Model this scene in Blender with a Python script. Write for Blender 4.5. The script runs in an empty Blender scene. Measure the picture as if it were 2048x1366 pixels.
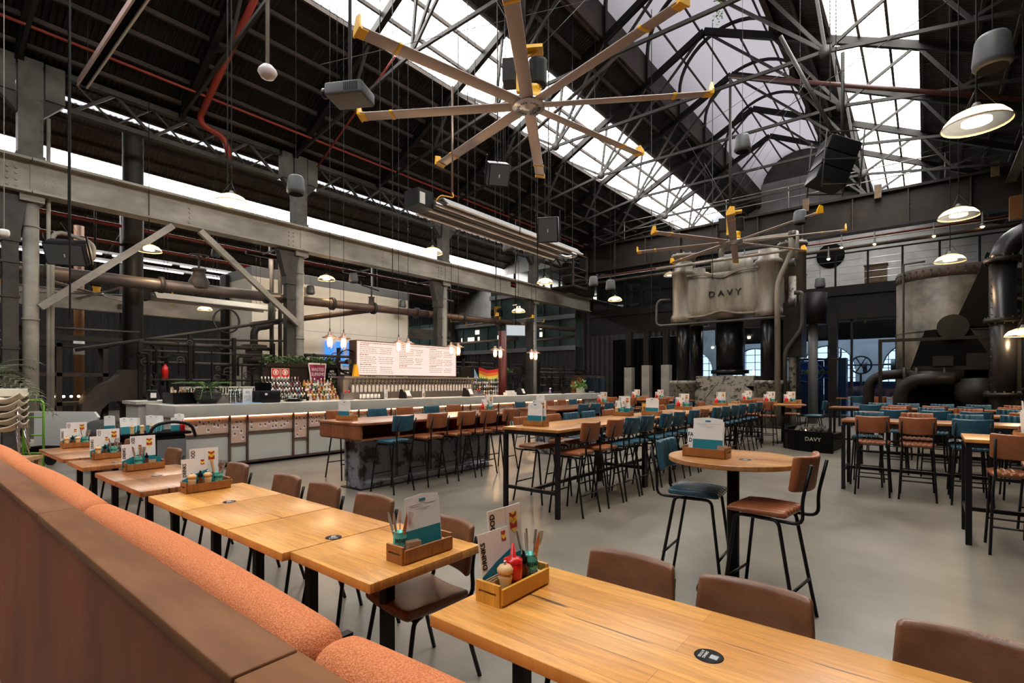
import bpy, bmesh, math, random
from mathutils import Vector, Matrix, Quaternion
random.seed(7)
PI = math.pi
S = bpy.context.scene
COL = S.collection

# ---------------------------------------------------------------- camera, sky, exposure
FPX, CX, CY, CAMH = 1020.0, 1024.0, 766.0, 1.62
cd = bpy.data.cameras.new('camera'); cam = bpy.data.objects.new('camera', cd); COL.objects.link(cam)
S.camera = cam
cd.sensor_fit = 'HORIZONTAL'; cd.sensor_width = 36.0; cd.lens = 36.0 * FPX / 2048.0
cd.shift_x = 0.0; cd.shift_y = (CY - 683.0) / 2048.0
cd.clip_start = 0.03; cd.clip_end = 300
cam.location = (0, 0, CAMH); cam.rotation_euler = (PI / 2, 0, math.atan2(0.6293, 0.7771))

S.view_settings.view_transform = 'Standard'; S.view_settings.look = 'None'
S.view_settings.exposure = 0.35; S.view_settings.gamma = 1.0
S.view_settings.use_curve_mapping = False
S.cycles.max_bounces = 7; S.cycles.diffuse_bounces = 3; S.cycles.glossy_bounces = 3
S.cycles.transmission_bounces = 4; S.cycles.transparent_max_bounces = 8
S.cycles.use_denoising = True; S.cycles.sample_clamp_indirect = 6.0
S.cycles.caustics_reflective = False; S.cycles.caustics_refractive = False
S.cycles.use_adaptive_sampling = True; S.cycles.adaptive_threshold = 0.02

W = bpy.data.worlds.new('sky'); S.world = W; W.use_nodes = True
bg = W.node_tree.nodes['Background']; bg.inputs[0].default_value = (0.86, 0.90, 1.0, 1); bg.inputs[1].default_value = 1.5

def skylight_lamp(x0, x1, zl, zr, y0, y1, power):
    """daylight entering a roof light: an area lamp lying just outside its sheets"""
    L = bpy.data.lights.new('daylight_lamp', 'AREA'); L.shape = 'RECTANGLE'
    w = math.hypot(x1 - x0, zr - zl); L.size = w; L.size_y = y1 - y0; L.energy = power; L.color = (1.0, 0.95, 0.88)
    o = bpy.data.objects.new('daylight_lamp', L); COL.objects.link(o)
    o.location = ((x0 + x1) / 2, (y0 + y1) / 2, (zl + zr) / 2); o.rotation_euler = (0, -math.atan2(zr - zl, x1 - x0), 0)
    return o
# main nave: roof lights left and right of the vaulted lantern
SKY_Y0, SKY_Y1 = -10.0, 34.0
skylight_lamp(-12.3, -10.13, 11.65, 12.75, SKY_Y0, SKY_Y1, 2900)
skylight_lamp(-2.3, -0.1, 12.75, 11.65, SKY_Y0, SKY_Y1, 3600)
skylight_lamp(-32.4, -30.9, 11.9, 12.65, -6, 43, 2900)

# unseen fill lamp added to brighten the machine hall behind the glass shopfront
L = bpy.data.lights.new('rear_hall_fill', 'AREA'); L.shape = 'RECTANGLE'; L.size = 14; L.size_y = 3.0; L.energy = 420; L.color = (.72, .86, 1.0)
o = bpy.data.objects.new('rear_hall_fill', L); COL.objects.link(o); o.location = (-3.5, 34.2, 7.5)

# ---------------------------------------------------------------- helpers
def ray(u, v):
    k = (u - CX) / FPX
    return (0.7771 * k - 0.6293, 0.6293 * k + 0.7771, (CY - v) / FPX)
def D(u, v, F):
    r = ray(u, v); return Vector((r[0] * F, r[1] * F, CAMH + r[2] * F))
def atx(u, v, x):
    r = ray(u, v); return D(u, v, x / r[0])
def aty(u, v, y):
    r = ray(u, v); return D(u, v, y / r[1])
def atz(u, v, z):
    return D(u, v, (z - CAMH) * FPX / (CY - v))

class MB:
    def __init__(s): s.v = []; s.f = []; s.sm = []; s.mi = []; s.m = 0
    def add(s, vs, fs, smooth=False, T=None):
        b = len(s.v)
        for p in vs:
            p = Vector(p); s.v.append(T @ p if T else p)
        for f in fs:
            s.f.append([b + i for i in f]); s.sm.append(smooth); s.mi.append(s.m)
        return s
    def box(s, x0, x1, y0, y1, z0, z1, T=None):
        vs = [(x, y, z) for z in (z0, z1) for y in (y0, y1) for x in (x0, x1)]
        return s.add(vs, [(0, 2, 3, 1), (4, 5, 7, 6), (0, 1, 5, 4), (2, 6, 7, 3), (0, 4, 6, 2), (1, 3, 7, 5)], False, T)
    def beam(s, a, b, w, h, up=(0, 0, 1)):
        a = Vector(a); b = Vector(b); d = (b - a); L = d.length; d.normalize()
        up = Vector(up)
        if abs(d.dot(up)) > 0.98: up = Vector((1, 0, 0))
        x = d.cross(up).normalized(); z = x.cross(d).normalized()
        T = Matrix(((x.x, d.x, z.x, a.x), (x.y, d.y, z.y, a.y), (x.z, d.z, z.z, a.z), (0, 0, 0, 1)))
        return s.box(-w / 2, w / 2, 0, L, -h / 2, h / 2, T)
    def tube(s, pts, r, n=8, cap=True, smooth=True):
        pts = [Vector(p) for p in pts]; rr = r if isinstance(r, (list, tuple)) else [r] * len(pts)
        vs = []; fs = []
        prev = None
        for i, p in enumerate(pts):
            if i == 0: d = pts[1] - pts[0]
            elif i == len(pts) - 1: d = pts[-1] - pts[-2]
            else: d = (pts[i + 1] - p).normalized() + (p - pts[i - 1]).normalized()
            d.normalize()
            if prev is None:
                a = Vector((0, 0, 1)) if abs(d.z) < 0.9 else Vector((1, 0, 0))
                x = d.cross(a).normalized()
            else:
                x = (prev - d * prev.dot(d)).normalized()
            prev = x; y = d.cross(x)
            for j in range(n):
                t = 2 * PI * j / n; vs.append(p + (x * math.cos(t) + y * math.sin(t)) * rr[i])
        for i in range(len(pts) - 1):
            for j in range(n):
                k = (j + 1) % n; fs.append((i * n + j, i * n + k, (i + 1) * n + k, (i + 1) * n + j))
        s.add(vs, fs, smooth)
        if cap:
            b = len(s.v) - len(vs)
            s.f.append([b + j for j in range(n)][::-1]); s.sm.append(False); s.mi.append(s.m)
            s.f.append([b + (len(pts) - 1) * n + j for j in range(n)]); s.sm.append(False); s.mi.append(s.m)
        return s
    def cyl(s, a, b, r, n=12, smooth=True): return s.tube([a, b], r, n, True, smooth)
    def lathe(s, prof, c=(0, 0, 0), n=16, T=None, a0=0, a1=2 * PI, smooth=True):
        full = abs(a1 - a0 - 2 * PI) < 1e-4; m = n if full else n + 1
        vs = []; fs = []
        for r, z in prof:
            for j in range(m):
                t = a0 + (a1 - a0) * j / n; vs.append((c[0] + r * math.cos(t), c[1] + r * math.sin(t), c[2] + z))
        for i in range(len(prof) - 1):
            for j in range(n):
                k = (j + 1) % m; fs.append((i * m + j, i * m + k, (i + 1) * m + k, (i + 1) * m + j))
        return s.add(vs, fs, smooth, T)
    def prism(s, poly, w0, w1, axis='z', T=None):
        def mk(a, b, w):
            return {'z': (a, b, w), 'y': (a, w, b), 'x': (w, a, b)}[axis]
        n = len(poly); vs = [mk(a, b, w0) for a, b in poly] + [mk(a, b, w1) for a, b in poly]
        fs = [tuple(range(n))[::-1], tuple(range(n, 2 * n))] + [(i, (i + 1) % n, n + (i + 1) % n, n + i) for i in range(n)]
        return s.add(vs, fs, False, T)
    def rbox(s, c, size, r, nx=1, ny=1, nz=1, warp=None, T=None, k=3):
        h = [q / 2 for q in size]; r = min(r, min(h) * 0.999)
        def samp(hh, n):
            a = [-hh + r * (1 - math.cos(PI / 2 * i / k)) for i in range(k + 1)]
            mid = [(-hh + r) + (2 * hh - 2 * r) * i / n for i in range(1, n)]
            return a + mid + [-q for q in a[::-1]]
        X, Y, Z = samp(h[0], nx), samp(h[1], ny), samp(h[2], nz)
        vs = []; fs = []
        def put(p):
            q = Vector([max(-h[i] + r, min(h[i] - r, p[i])) for i in range(3)]); d = Vector(p) - q
            if d.length > 1e-9: d = d.normalized() * r
            q = q + d
            if warp: q = Vector(warp(q.x, q.y, q.z))
            return q + Vector(c)
        def face(A, B, fn, flip):
            b = len(vs)
            for bb in B:
                for aa in A: vs.append(put(fn(aa, bb)))
            n = len(A)
            for j in range(len(B) - 1):
                for i in range(n - 1):
                    q = (b + j * n + i, b + j * n + i + 1, b + (j + 1) * n + i + 1, b + (j + 1) * n + i)
                    fs.append(q[::-1] if flip else q)
        face(X, Y, lambda a, b: (a, b, h[2]), False); face(X, Y, lambda a, b: (a, b, -h[2]), True)
        face(X, Z, lambda a, b: (a, -h[1], b), False); face(X, Z, lambda a, b: (a, h[1], b), True)
        face(Y, Z, lambda a, b: (h[0], a, b), False); face(Y, Z, lambda a, b: (-h[0], a, b), True)
        return s.add(vs, fs, True, T)
    def ball(s, c, r, n=10, sz=1.0):
        prof = [(max(1e-4, r * math.sin(PI * i / (n // 2 + 1))), -r * sz * math.cos(PI * i / (n // 2 + 1))) for i in range(n // 2 + 2)]
        return s.lathe(prof, c, n)
    def build(s, name, mat, parent=None, loc=None, rot=None, merge=False):
        me = bpy.data.meshes.new(name); me.from_pydata([tuple(p) for p in s.v], [], s.f)
        me.polygons.foreach_set('use_smooth', s.sm)
        mats = mat if isinstance(mat, (list, tuple)) else [mat]
        for m in mats: me.materials.append(m)
        if len(mats) > 1: me.polygons.foreach_set('material_index', s.mi)
        if merge:
            bm = bmesh.new(); bm.from_mesh(me); bmesh.ops.remove_doubles(bm, verts=bm.verts, dist=1e-4); bm.to_mesh(me); bm.free()
        me.update()
        o = bpy.data.objects.new(name, me); COL.objects.link(o)
        if parent: o.parent = parent
        if loc is not None: o.location = loc
        if rot is not None: o.rotation_euler = rot
        return o

def arc(c, r, a0, a1, n, plane='xz'):
    out = []
    for i in range(n + 1):
        t = a0 + (a1 - a0) * i / n; a, b = r * math.cos(t), r * math.sin(t)
        out.append({'xz': (c[0] + a, c[1], c[2] + b), 'yz': (c[0], c[1] + a, c[2] + b), 'xy': (c[0] + a, c[1] + b, c[2])}[plane])
    return out
def fillet(pts, r, n=4):
    pts = [Vector(p) for p in pts]; out = [pts[0]]
    for i in range(1, len(pts) - 1):
        a, b, c = pts[i - 1], pts[i], pts[i + 1]; u = (a - b); v = (c - b)
        q = min(r, u.length * 0.48, v.length * 0.48); p0 = b + u.normalized() * q; p1 = b + v.normalized() * q
        for j in range(n + 1):
            t = j / n; out.append((1 - t) ** 2 * p0 + 2 * t * (1 - t) * b + t * t * p1)
    out.append(pts[-1]); return out

def thing(name, label, cat, loc=(0, 0, 0), rz=0.0, group=None):
    o = bpy.data.objects.new(name, None); COL.objects.link(o); o.empty_display_size = 0.1
    o.location = loc; o.rotation_euler = (0, 0, rz); o['label'] = label; o['category'] = cat
    if group: o['group'] = group
    return o
def tag(o, label, cat, group=None, kind=None):
    o['label'] = label; o['category'] = cat
    if group: o['group'] = group
    if kind: o['kind'] = kind
    return o
def struct(mb, name, m, **k):
    o = mb.build(name, m, **k); o['kind'] = 'structure'; return o
def ztop(x):
    return zroof(x) - .02 if x > -16.5 else z2(x) - .02
def fit(root, name, extra=0.0):
    for c in COL.objects:
        if c.parent == root and c.name.split('.')[0] == name:
            sc = root.scale[2]; c.scale[2] = (ztop(root.location.x + c.location.x) - root.location.z - c.location.z * sc) / sc
KIDS = {}
def kids(o):
    if o.name not in KIDS: KIDS[o.name] = [c for c in COL.objects if c.parent == o]
    return KIDS[o.name]
def dup(root, loc, rz=0.0, label=None, group=None):
    r = root.copy(); COL.objects.link(r); r.location = loc; r.rotation_euler = (0, 0, rz)
    if label: r['label'] = label
    if group: r['group'] = group
    for ch in kids(root):
        c = ch.copy(); COL.objects.link(c); c.parent = r
        for g in kids(ch):
            d = g.copy(); COL.objects.link(d); d.parent = c
    return r
ORD = ['first', 'second', 'third', 'fourth', 'fifth', 'sixth', 'seventh', 'eighth', 'ninth', 'tenth', 'eleventh', 'twelfth', 'thirteenth', 'fourteenth', 'fifteenth', 'sixteenth', 'seventeenth', 'eighteenth', 'nineteenth', 'twentieth']

TXT = {}
def text(name, body, size, m, parent=None, T=None, ext=0.001, ax='CENTER', ay='CENTER', sx=1.0, bold=0.0, bend=0.0):
    key = (body, size, ext, ax, ay, sx, bold, bend, m.name)
    if key not in TXT:
        c = bpy.data.curves.new(name, 'FONT'); c.body = body; c.size = size; c.extrude = ext; c.align_x = ax; c.align_y = ay
        c.resolution_u = 2; c.offset = bold; t = bpy.data.objects.new(name, c)
        me = bpy.data.meshes.new_from_object(t); bpy.data.objects.remove(t); bpy.data.curves.remove(c)
        for v in me.vertices:
            v.co.x *= sx
            if bend: a_ = v.co.x / bend; r_ = bend + v.co.z; v.co.x = r_ * math.sin(a_); v.co.z = r_ * math.cos(a_) - bend
        me.materials.clear(); me.materials.append(m); me.name = name; TXT[key] = me
    o = bpy.data.objects.new(name, TXT[key]); COL.objects.link(o)
    if parent: o.parent = parent
    o.matrix_local = T or Matrix.Identity(4)
    return o
def frame(o, x, y):
    """matrix with local x, y axes and origin"""
    x = Vector(x).normalized(); y = Vector(y); y = (y - x * y.dot(x)).normalized(); z = x.cross(y)
    return Matrix(((x.x, y.x, z.x, o[0]), (x.y, y.y, z.y, o[1]), (x.z, y.z, z.z, o[2]), (0, 0, 0, 1)))

# ---------------------------------------------------------------- materials
MATS = {}
def mat(name, col, rough=0.5, metal=0.0, var=0.0, scale=3.0, col2=None, bump=0.0, bscale=40.0, stretch=(1, 1, 1), emit=None, estr=0.0, coat=0.0, spec=0.5, det=4.0, contrast=None):
    m = bpy.data.materials.new(name); m.use_nodes = True; nt = m.node_tree; N = nt.nodes; L = nt.links
    b = N['Principled BSDF']; b.inputs['Base Color'].default_value = (*col, 1); b.inputs['Roughness'].default_value = rough
    b.inputs['Metallic'].default_value = metal; b.inputs['Specular IOR Level'].default_value = spec
    if coat: b.inputs['Coat Weight'].default_value = coat; b.inputs['Coat Roughness'].default_value = 0.15
    if emit: b.inputs['Emission Color'].default_value = (*emit, 1); b.inputs['Emission Strength'].default_value = estr
    if var or col2 or bump:
        tc = N.new('ShaderNodeTexCoord'); mp = N.new('ShaderNodeMapping'); mp.inputs['Scale'].default_value = stretch
        L.new(tc.outputs['Object'], mp.inputs[0])
    if var or col2:
        n = N.new('ShaderNodeTexNoise'); n.inputs['Scale'].default_value = scale; n.inputs['Detail'].default_value = det; n.inputs['Roughness'].default_value = 0.6
        L.new(mp.outputs[0], n.inputs['Vector'])
        r = N.new('ShaderNodeValToRGB'); lo, hi = contrast or (0.3, 0.7)
        r.color_ramp.elements[0].position = lo; r.color_ramp.elements[1].position = hi
        c2 = col2 or tuple(min(1, c * (1 + var)) for c in col); c1 = col if col2 else tuple(c * (1 - var) for c in col)
        r.color_ramp.elements[0].color = (*c1, 1); r.color_ramp.elements[1].color = (*c2, 1)
        L.new(n.outputs['Fac'], r.inputs[0]); L.new(r.outputs[0], b.inputs['Base Color'])
    if bump:
        n2 = N.new('ShaderNodeTexNoise'); n2.inputs['Scale'].default_value = bscale; n2.inputs['Detail'].default_value = 3
        L.new(mp.outputs[0], n2.inputs['Vector']); bp = N.new('ShaderNodeBump'); bp.inputs['Strength'].default_value = bump; bp.inputs['Distance'].default_value = 0.01
        L.new(n2.outputs['Fac'], bp.inputs['Height']); L.new(bp.outputs[0], b.inputs['Normal'])
    MATS[name] = m; return m
def nodes(m): return m.node_tree.nodes, m.node_tree.links

def wood(name, c1, c2, dark, axis='x', rough=0.3, plank=0.12, coat=0.3, plen=0.9, vein=.72):
    m = bpy.data.materials.new(name); m.use_nodes = True; N, L = nodes(m); b = N['Principled BSDF']
    b.inputs['Roughness'].default_value = rough; b.inputs['Coat Weight'].default_value = coat; b.inputs['Coat Roughness'].default_value = 0.3; b.inputs['Specular IOR Level'].default_value = .35
    g = N.new('ShaderNodeNewGeometry'); sp = N.new('ShaderNodeSeparateXYZ'); L.new(g.outputs['Position'], sp.inputs[0])
    along, across = (0, 1) if axis == 'x' else (1, 0)
    cb = N.new('ShaderNodeCombineXYZ'); L.new(sp.outputs[along], cb.inputs[0]); L.new(sp.outputs[across], cb.inputs[1])
    br = N.new('ShaderNodeTexBrick'); br.inputs['Scale'].default_value = 1.0; br.inputs['Brick Width'].default_value = plen; br.inputs['Row Height'].default_value = plank
    br.inputs['Mortar Size'].default_value = 0.0007; br.inputs['Bias'].default_value = 0.0; br.offset = 0.37
    br.inputs['Color1'].default_value = (*c1, 1); br.inputs['Color2'].default_value = (*c2, 1); br.inputs['Mortar'].default_value = (*[c * .45 for c in c1], 1)
    L.new(cb.outputs[0], br.inputs['Vector'])
    dv = N.new('ShaderNodeMath'); dv.operation = 'DIVIDE'; dv.inputs[1].default_value = plank; L.new(sp.outputs[across], dv.inputs[0])
    fl = N.new('ShaderNodeMath'); fl.operation = 'FLOOR'; L.new(dv.outputs[0], fl.inputs[0])
    ml = N.new('ShaderNodeMath'); ml.operation = 'MULTIPLY'; ml.inputs[1].default_value = 3.7; L.new(fl.outputs[0], ml.inputs[0])
    c3 = N.new('ShaderNodeCombineXYZ'); L.new(sp.outputs[along], c3.inputs[0]); L.new(sp.outputs[across], c3.inputs[1]); L.new(ml.outputs[0], c3.inputs[2])
    mp = N.new('ShaderNodeMapping'); mp.inputs['Scale'].default_value = (.9, 11, 1); L.new(c3.outputs[0], mp.inputs[0])
    n1 = N.new('ShaderNodeTexNoise'); n1.inputs['Scale'].default_value = 2.4; n1.inputs['Detail'].default_value = 7; n1.inputs['Roughness'].default_value = .65; n1.inputs['Distortion'].default_value = 1.6; L.new(mp.outputs[0], n1.inputs['Vector'])
    r1 = N.new('ShaderNodeMapRange'); r1.inputs[1].default_value = .3; r1.inputs[2].default_value = .7; r1.inputs[3].default_value = .66; r1.inputs[4].default_value = 1.22; L.new(n1.outputs['Fac'], r1.inputs[0])
    hs = N.new('ShaderNodeHueSaturation'); L.new(br.outputs['Color'], hs.inputs['Color']); L.new(r1.outputs[0], hs.inputs['Value'])
    mp2 = N.new('ShaderNodeMapping'); mp2.inputs['Scale'].default_value = (1.5, 38, 1); L.new(c3.outputs[0], mp2.inputs[0])
    n2 = N.new('ShaderNodeTexNoise'); n2.inputs['Scale'].default_value = 1.0; n2.inputs['Detail'].default_value = 2.0; n2.inputs['Distortion'].default_value = .5; L.new(mp2.outputs[0], n2.inputs['Vector'])
    r2 = N.new('ShaderNodeValToRGB'); r2.color_ramp.elements[0].position = vein; r2.color_ramp.elements[1].position = vein + .035
    r2.color_ramp.elements[0].color = (0, 0, 0, 1); r2.color_ramp.elements[1].color = (1, 1, 1, 1); L.new(n2.outputs['Fac'], r2.inputs[0])
    mx = N.new('ShaderNodeMix'); mx.data_type = 'RGBA'; L.new(r2.outputs[0], mx.inputs[0]); L.new(hs.outputs[0], mx.inputs[6]); mx.inputs[7].default_value = (*dark, 1)
    L.new(mx.outputs[2], b.inputs['Base Color'])
    MATS[name] = m; return m

def sheet(name, col, transp, corr=9.0, axis=1, glossy=0.0, lo=0.25, hi=1.0):
    """translucent corrugated roof-light sheet"""
    m = bpy.data.materials.new(name); m.use_nodes = True; N, L = nodes(m); N.remove(N['Principled BSDF']); out = N['Material Output']
    tr = N.new('ShaderNodeBsdfTransparent'); tl = N.new('ShaderNodeBsdfTranslucent'); tl.inputs[0].default_value = (*col, 1); tr.inputs[0].default_value = (*[min(1, c * 1.1) for c in col], 1)
    g = N.new('ShaderNodeNewGeometry'); sp = N.new('ShaderNodeSeparateXYZ'); L.new(g.outputs['Position'], sp.inputs[0])
    mu = N.new('ShaderNodeMath'); mu.operation = 'MULTIPLY'; mu.inputs[1].default_value = 2 * PI * corr; L.new(sp.outputs[axis], mu.inputs[0])
    si = N.new('ShaderNodeMath'); si.operation = 'SINE'; L.new(mu.outputs[0], si.inputs[0])
    mr = N.new('ShaderNodeMapRange'); mr.inputs[1].default_value = -1; mr.inputs[3].default_value = transp * lo; mr.inputs[4].default_value = transp * hi; L.new(si.outputs[0], mr.inputs[0])
    mx = N.new('ShaderNodeMixShader'); L.new(mr.outputs[0], mx.inputs[0]); L.new(tl.outputs[0], mx.inputs[1]); L.new(tr.outputs[0], mx.inputs[2]); L.new(mx.outputs[0], out.inputs[0])
    MATS[name] = m; return m

def corrugated(name, col, col2, freq=9.0, axis=1, rough=0.6):
    m = mat(name, col, rough, var=0, col2=col2, scale=1.2, stretch=(1, 0.6, 1)); N, L = nodes(m); b = N['Principled BSDF']
    g = N.new('ShaderNodeNewGeometry'); sp = N.new('ShaderNodeSeparateXYZ'); L.new(g.outputs['Position'], sp.inputs[0])
    mu = N.new('ShaderNodeMath'); mu.operation = 'MULTIPLY'; mu.inputs[1].default_value = 2 * PI * freq; L.new(sp.outputs[axis], mu.inputs[0])
    si = N.new('ShaderNodeMath'); si.operation = 'SINE'; L.new(mu.outputs[0], si.inputs[0])
    bp = N.new('ShaderNodeBump'); bp.inputs['Strength'].default_value = 0.8; bp.inputs['Distance'].default_value = 0.03
    L.new(si.outputs[0], bp.inputs['Height']); L.new(bp.outputs[0], b.inputs['Normal']); return m

def glass(name, col=(0.9, 0.95, 1.0), refl=0.12):
    m = bpy.data.materials.new(name); m.use_nodes = True; N, L = nodes(m); N.remove(N['Principled BSDF']); out = N['Material Output']
    tr = N.new('ShaderNodeBsdfTransparent'); tr.inputs[0].default_value = (*col, 1); gl = N.new('ShaderNodeBsdfGlossy'); gl.inputs['Roughness'].default_value = 0.02
    fr = N.new('ShaderNodeFresnel'); fr.inputs[0].default_value = 1.45; ad = N.new('ShaderNodeMath'); ad.operation = 'ADD'; ad.inputs[1].default_value = refl; L.new(fr.outputs[0], ad.inputs[0])
    mx = N.new('ShaderNodeMixShader'); L.new(ad.outputs[0], mx.inputs[0]); L.new(tr.outputs[0], mx.inputs[1]); L.new(gl.outputs[0], mx.inputs[2]); L.new(mx.outputs[0], out.inputs[0])
    MATS[name] = m; return m
def emis(name, col, strength):
    m = bpy.data.materials.new(name); m.use_nodes = True; N, L = nodes(m); N.remove(N['Principled BSDF']); e = N.new('ShaderNodeEmission')
    e.inputs[0].default_value = (*col, 1); e.inputs[1].default_value = strength; L.new(e.outputs[0], N['Material Output'].inputs[0]); MATS[name] = m; return m

M_steel = mat('painted_steel', (0.022, 0.019, 0.016), 0.55, 0.1, col2=(0.062, 0.053, 0.043), scale=1.8, bump=0.15)
M_steel_l = mat('pale_painted_steel', (0.17, 0.155, 0.13), 0.6, 0.1, col2=(0.44, 0.41, 0.355), scale=1.3, det=8, bump=0.2, stretch=(1, 0.5, 1))
M_dark = mat('dark_steel', (0.006, 0.0055, 0.005), 0.5, 0.0, col2=(0.017, 0.0145, 0.0125), scale=2, spec=.2)
M_rust = mat('brown_purlin', (0.024, 0.016, 0.012), 0.7, col2=(0.066, 0.042, 0.03), scale=1.5)
M_truss = mat('truss_steel', (0.013, 0.012, 0.011), 0.55, 0.1, col2=(0.045, 0.04, 0.036), scale=1.0)
M_roof = corrugated('roof_sheet', (0.009, 0.008, 0.0075), (0.024, 0.020, 0.017), 8.0, 1)
M_roof.node_tree.nodes['Principled BSDF'].inputs['Specular IOR Level'].default_value = .2
M_roof2 = corrugated('aisle_roof_sheet', (0.07, 0.055, 0.043), (0.13, 0.10, 0.078), 6.0, 1)
M_sky = sheet('rooflight_sheet', (0.93, 0.96, 0.97), 0.85, 5.0, 1, lo=0.10)
M_vault = sheet('vault_sheet', (0.34, 0.305, 0.30), 0.02, 6.0, 1)
M_floor = mat('polished_concrete', (0.118, 0.101, 0.080), 0.33, col2=(0.225, 0.198, 0.160), scale=1.1, det=8, bump=0.05, bscale=60, spec=0.45)
M_black = mat('black_powder_coat', (0.006, 0.006, 0.0075), 0.4, 0.0, spec=.25)
M_blackm = mat('matt_black', (0.0035, 0.0035, 0.0035), 0.7, spec=.06)
M_mid = mat('mid_grey_steel', (0.06, 0.055, 0.048), 0.6, .1, col2=(0.15, 0.14, 0.12), scale=1.6, det=7, bump=.2)
M_red = mat('red_sprinkler_pipe', (0.30, 0.035, 0.015), 0.45)
M_white = mat('white_paint', (0.72, 0.70, 0.66), 0.5, var=0.05)
M_chrome = mat('brushed_steel', (0.55, 0.55, 0.56), 0.28, 0.95, var=0.08, scale=6, stretch=(1, 1, 12))
M_yellow = mat('safety_yellow', (0.80, 0.42, 0.01), 0.4)
M_grey = mat('mid_grey_plastic', (0.13, 0.135, 0.14), 0.5)
M_glass = glass('clear_glass')
# ================================================================ SETTING
XC = -16.5          # left row of columns
RID, EAVE = -6.2, 9.39
def zroof(x): return EAVE + 0.5 * (abs(-16.5 - RID) - abs(x - RID))
YB, YE = -12.0, 37.0
XR = 4.1
struct(MB().box(-42, 16, YB, 46, -0.2, 0), 'floor', M_floor)
def slab(mb, x0, x1, y0, y1, z0, z1, t=0.06):
    """sloping roof strip spanning x0..x1, heights z0, z1"""
    mb.add([(x0, y0, z0), (x1, y0, z1), (x1, y1, z1), (x0, y1, z0), (x0, y0, z0 + t), (x1, y0, z1 + t), (x1, y1, z1 + t), (x0, y1, z0 + t)],
           [(0, 3, 2, 1), (4, 5, 6, 7), (0, 1, 5, 4), (2, 3, 7, 6), (1, 2, 6, 5), (0, 4, 7, 3)])
rf = MB()
for a, b in ((-16.9, -12.3), (-10.13, -8.5), (-3.9, -2.3), (-0.1, XR + 0.3)):
    slab(rf, a, b, YB, YE, zroof(a), zroof(b))
struct(rf, 'ceiling', M_roof)
rl = MB()
for a, b in ((-12.3, -10.13), (-2.3, -0.1)): rl.add([(a, YB, zroof(a) + .03), (b, YB, zroof(b) + .03), (b, YE, zroof(b) + .03), (a, YE, zroof(a) + .03)], [(0, 3, 2, 1)])
struct(rl, 'window_1', M_sky)
# blank off the roof lights where no daylight lamp stands
# lantern: side walls and barrel vault
lw = MB()
zl = zroof(-8.5)
for x in (-8.5, -3.9): lw.box(x - .04, x + .04, YB, YE, zl - .12, zl + 1.0)
struct(lw, 'trim_1', M_rust)
vt = MB(); cx, cz, R = RID, zl + 1.0, 2.3
pts = [(cx + R * math.cos(PI - PI * i / 16), cz + R * 0.95 * math.sin(PI * i / 16)) for i in range(17)]
vs = []; fs = []
for i, (x, z) in enumerate(pts): vs += [(x, YB, z), (x, YE, z)]
for i in range(16): fs.append((2 * i, 2 * i + 1, 2 * i + 3, 2 * i + 2))
vt.add(vs, fs, True); struct(vt, 'window_2', M_vault)

# purlins: each line is one member
def purlins(xs, fz, y0, y1, m, w=0.07, h=0.11, nm='left roof slope'):
    for i, x in enumerate(xs):
        o = MB().box(x - w / 2, x + w / 2, y0, y1, fz(x) - h - .035, fz(x) - .035).build('purlin', m)
        tag(o, 'long brown steel purlin, %s in from the eave under the %s' % (ORD[i], nm), 'purlin', 'purlins under the ' + nm)
purlins([-16.2, -15.55, -14.9, -14.25, -13.6, -12.95, -12.3, -11.6, -10.87, -10.13, -9.3, -8.6], zroof, YB, YE, M_rust)
purlins([3.2, 2.5, 1.8, 1.1, 0.5, -0.1, -0.82, -1.55, -2.3, -3.1, -3.8], zroof, YB, YE, M_rust, nm='right roof slope')
for i, a in enumerate((0.18, 0.34, 0.5, 0.66, 0.82)):
    x = cx + (R - .05) * math.cos(PI * a); z = cz + (R - .05) * .95 * math.sin(PI * a)
    o = MB().box(x - .03, x + .03, YB, YE, z - .04, z + .03).build('vault_rail', M_rust)
    tag(o, 'thin rust red rail running along the vaulted lantern, %s from the right' % ORD[i], 'rail', 'rails of the vaulted lantern')

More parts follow.
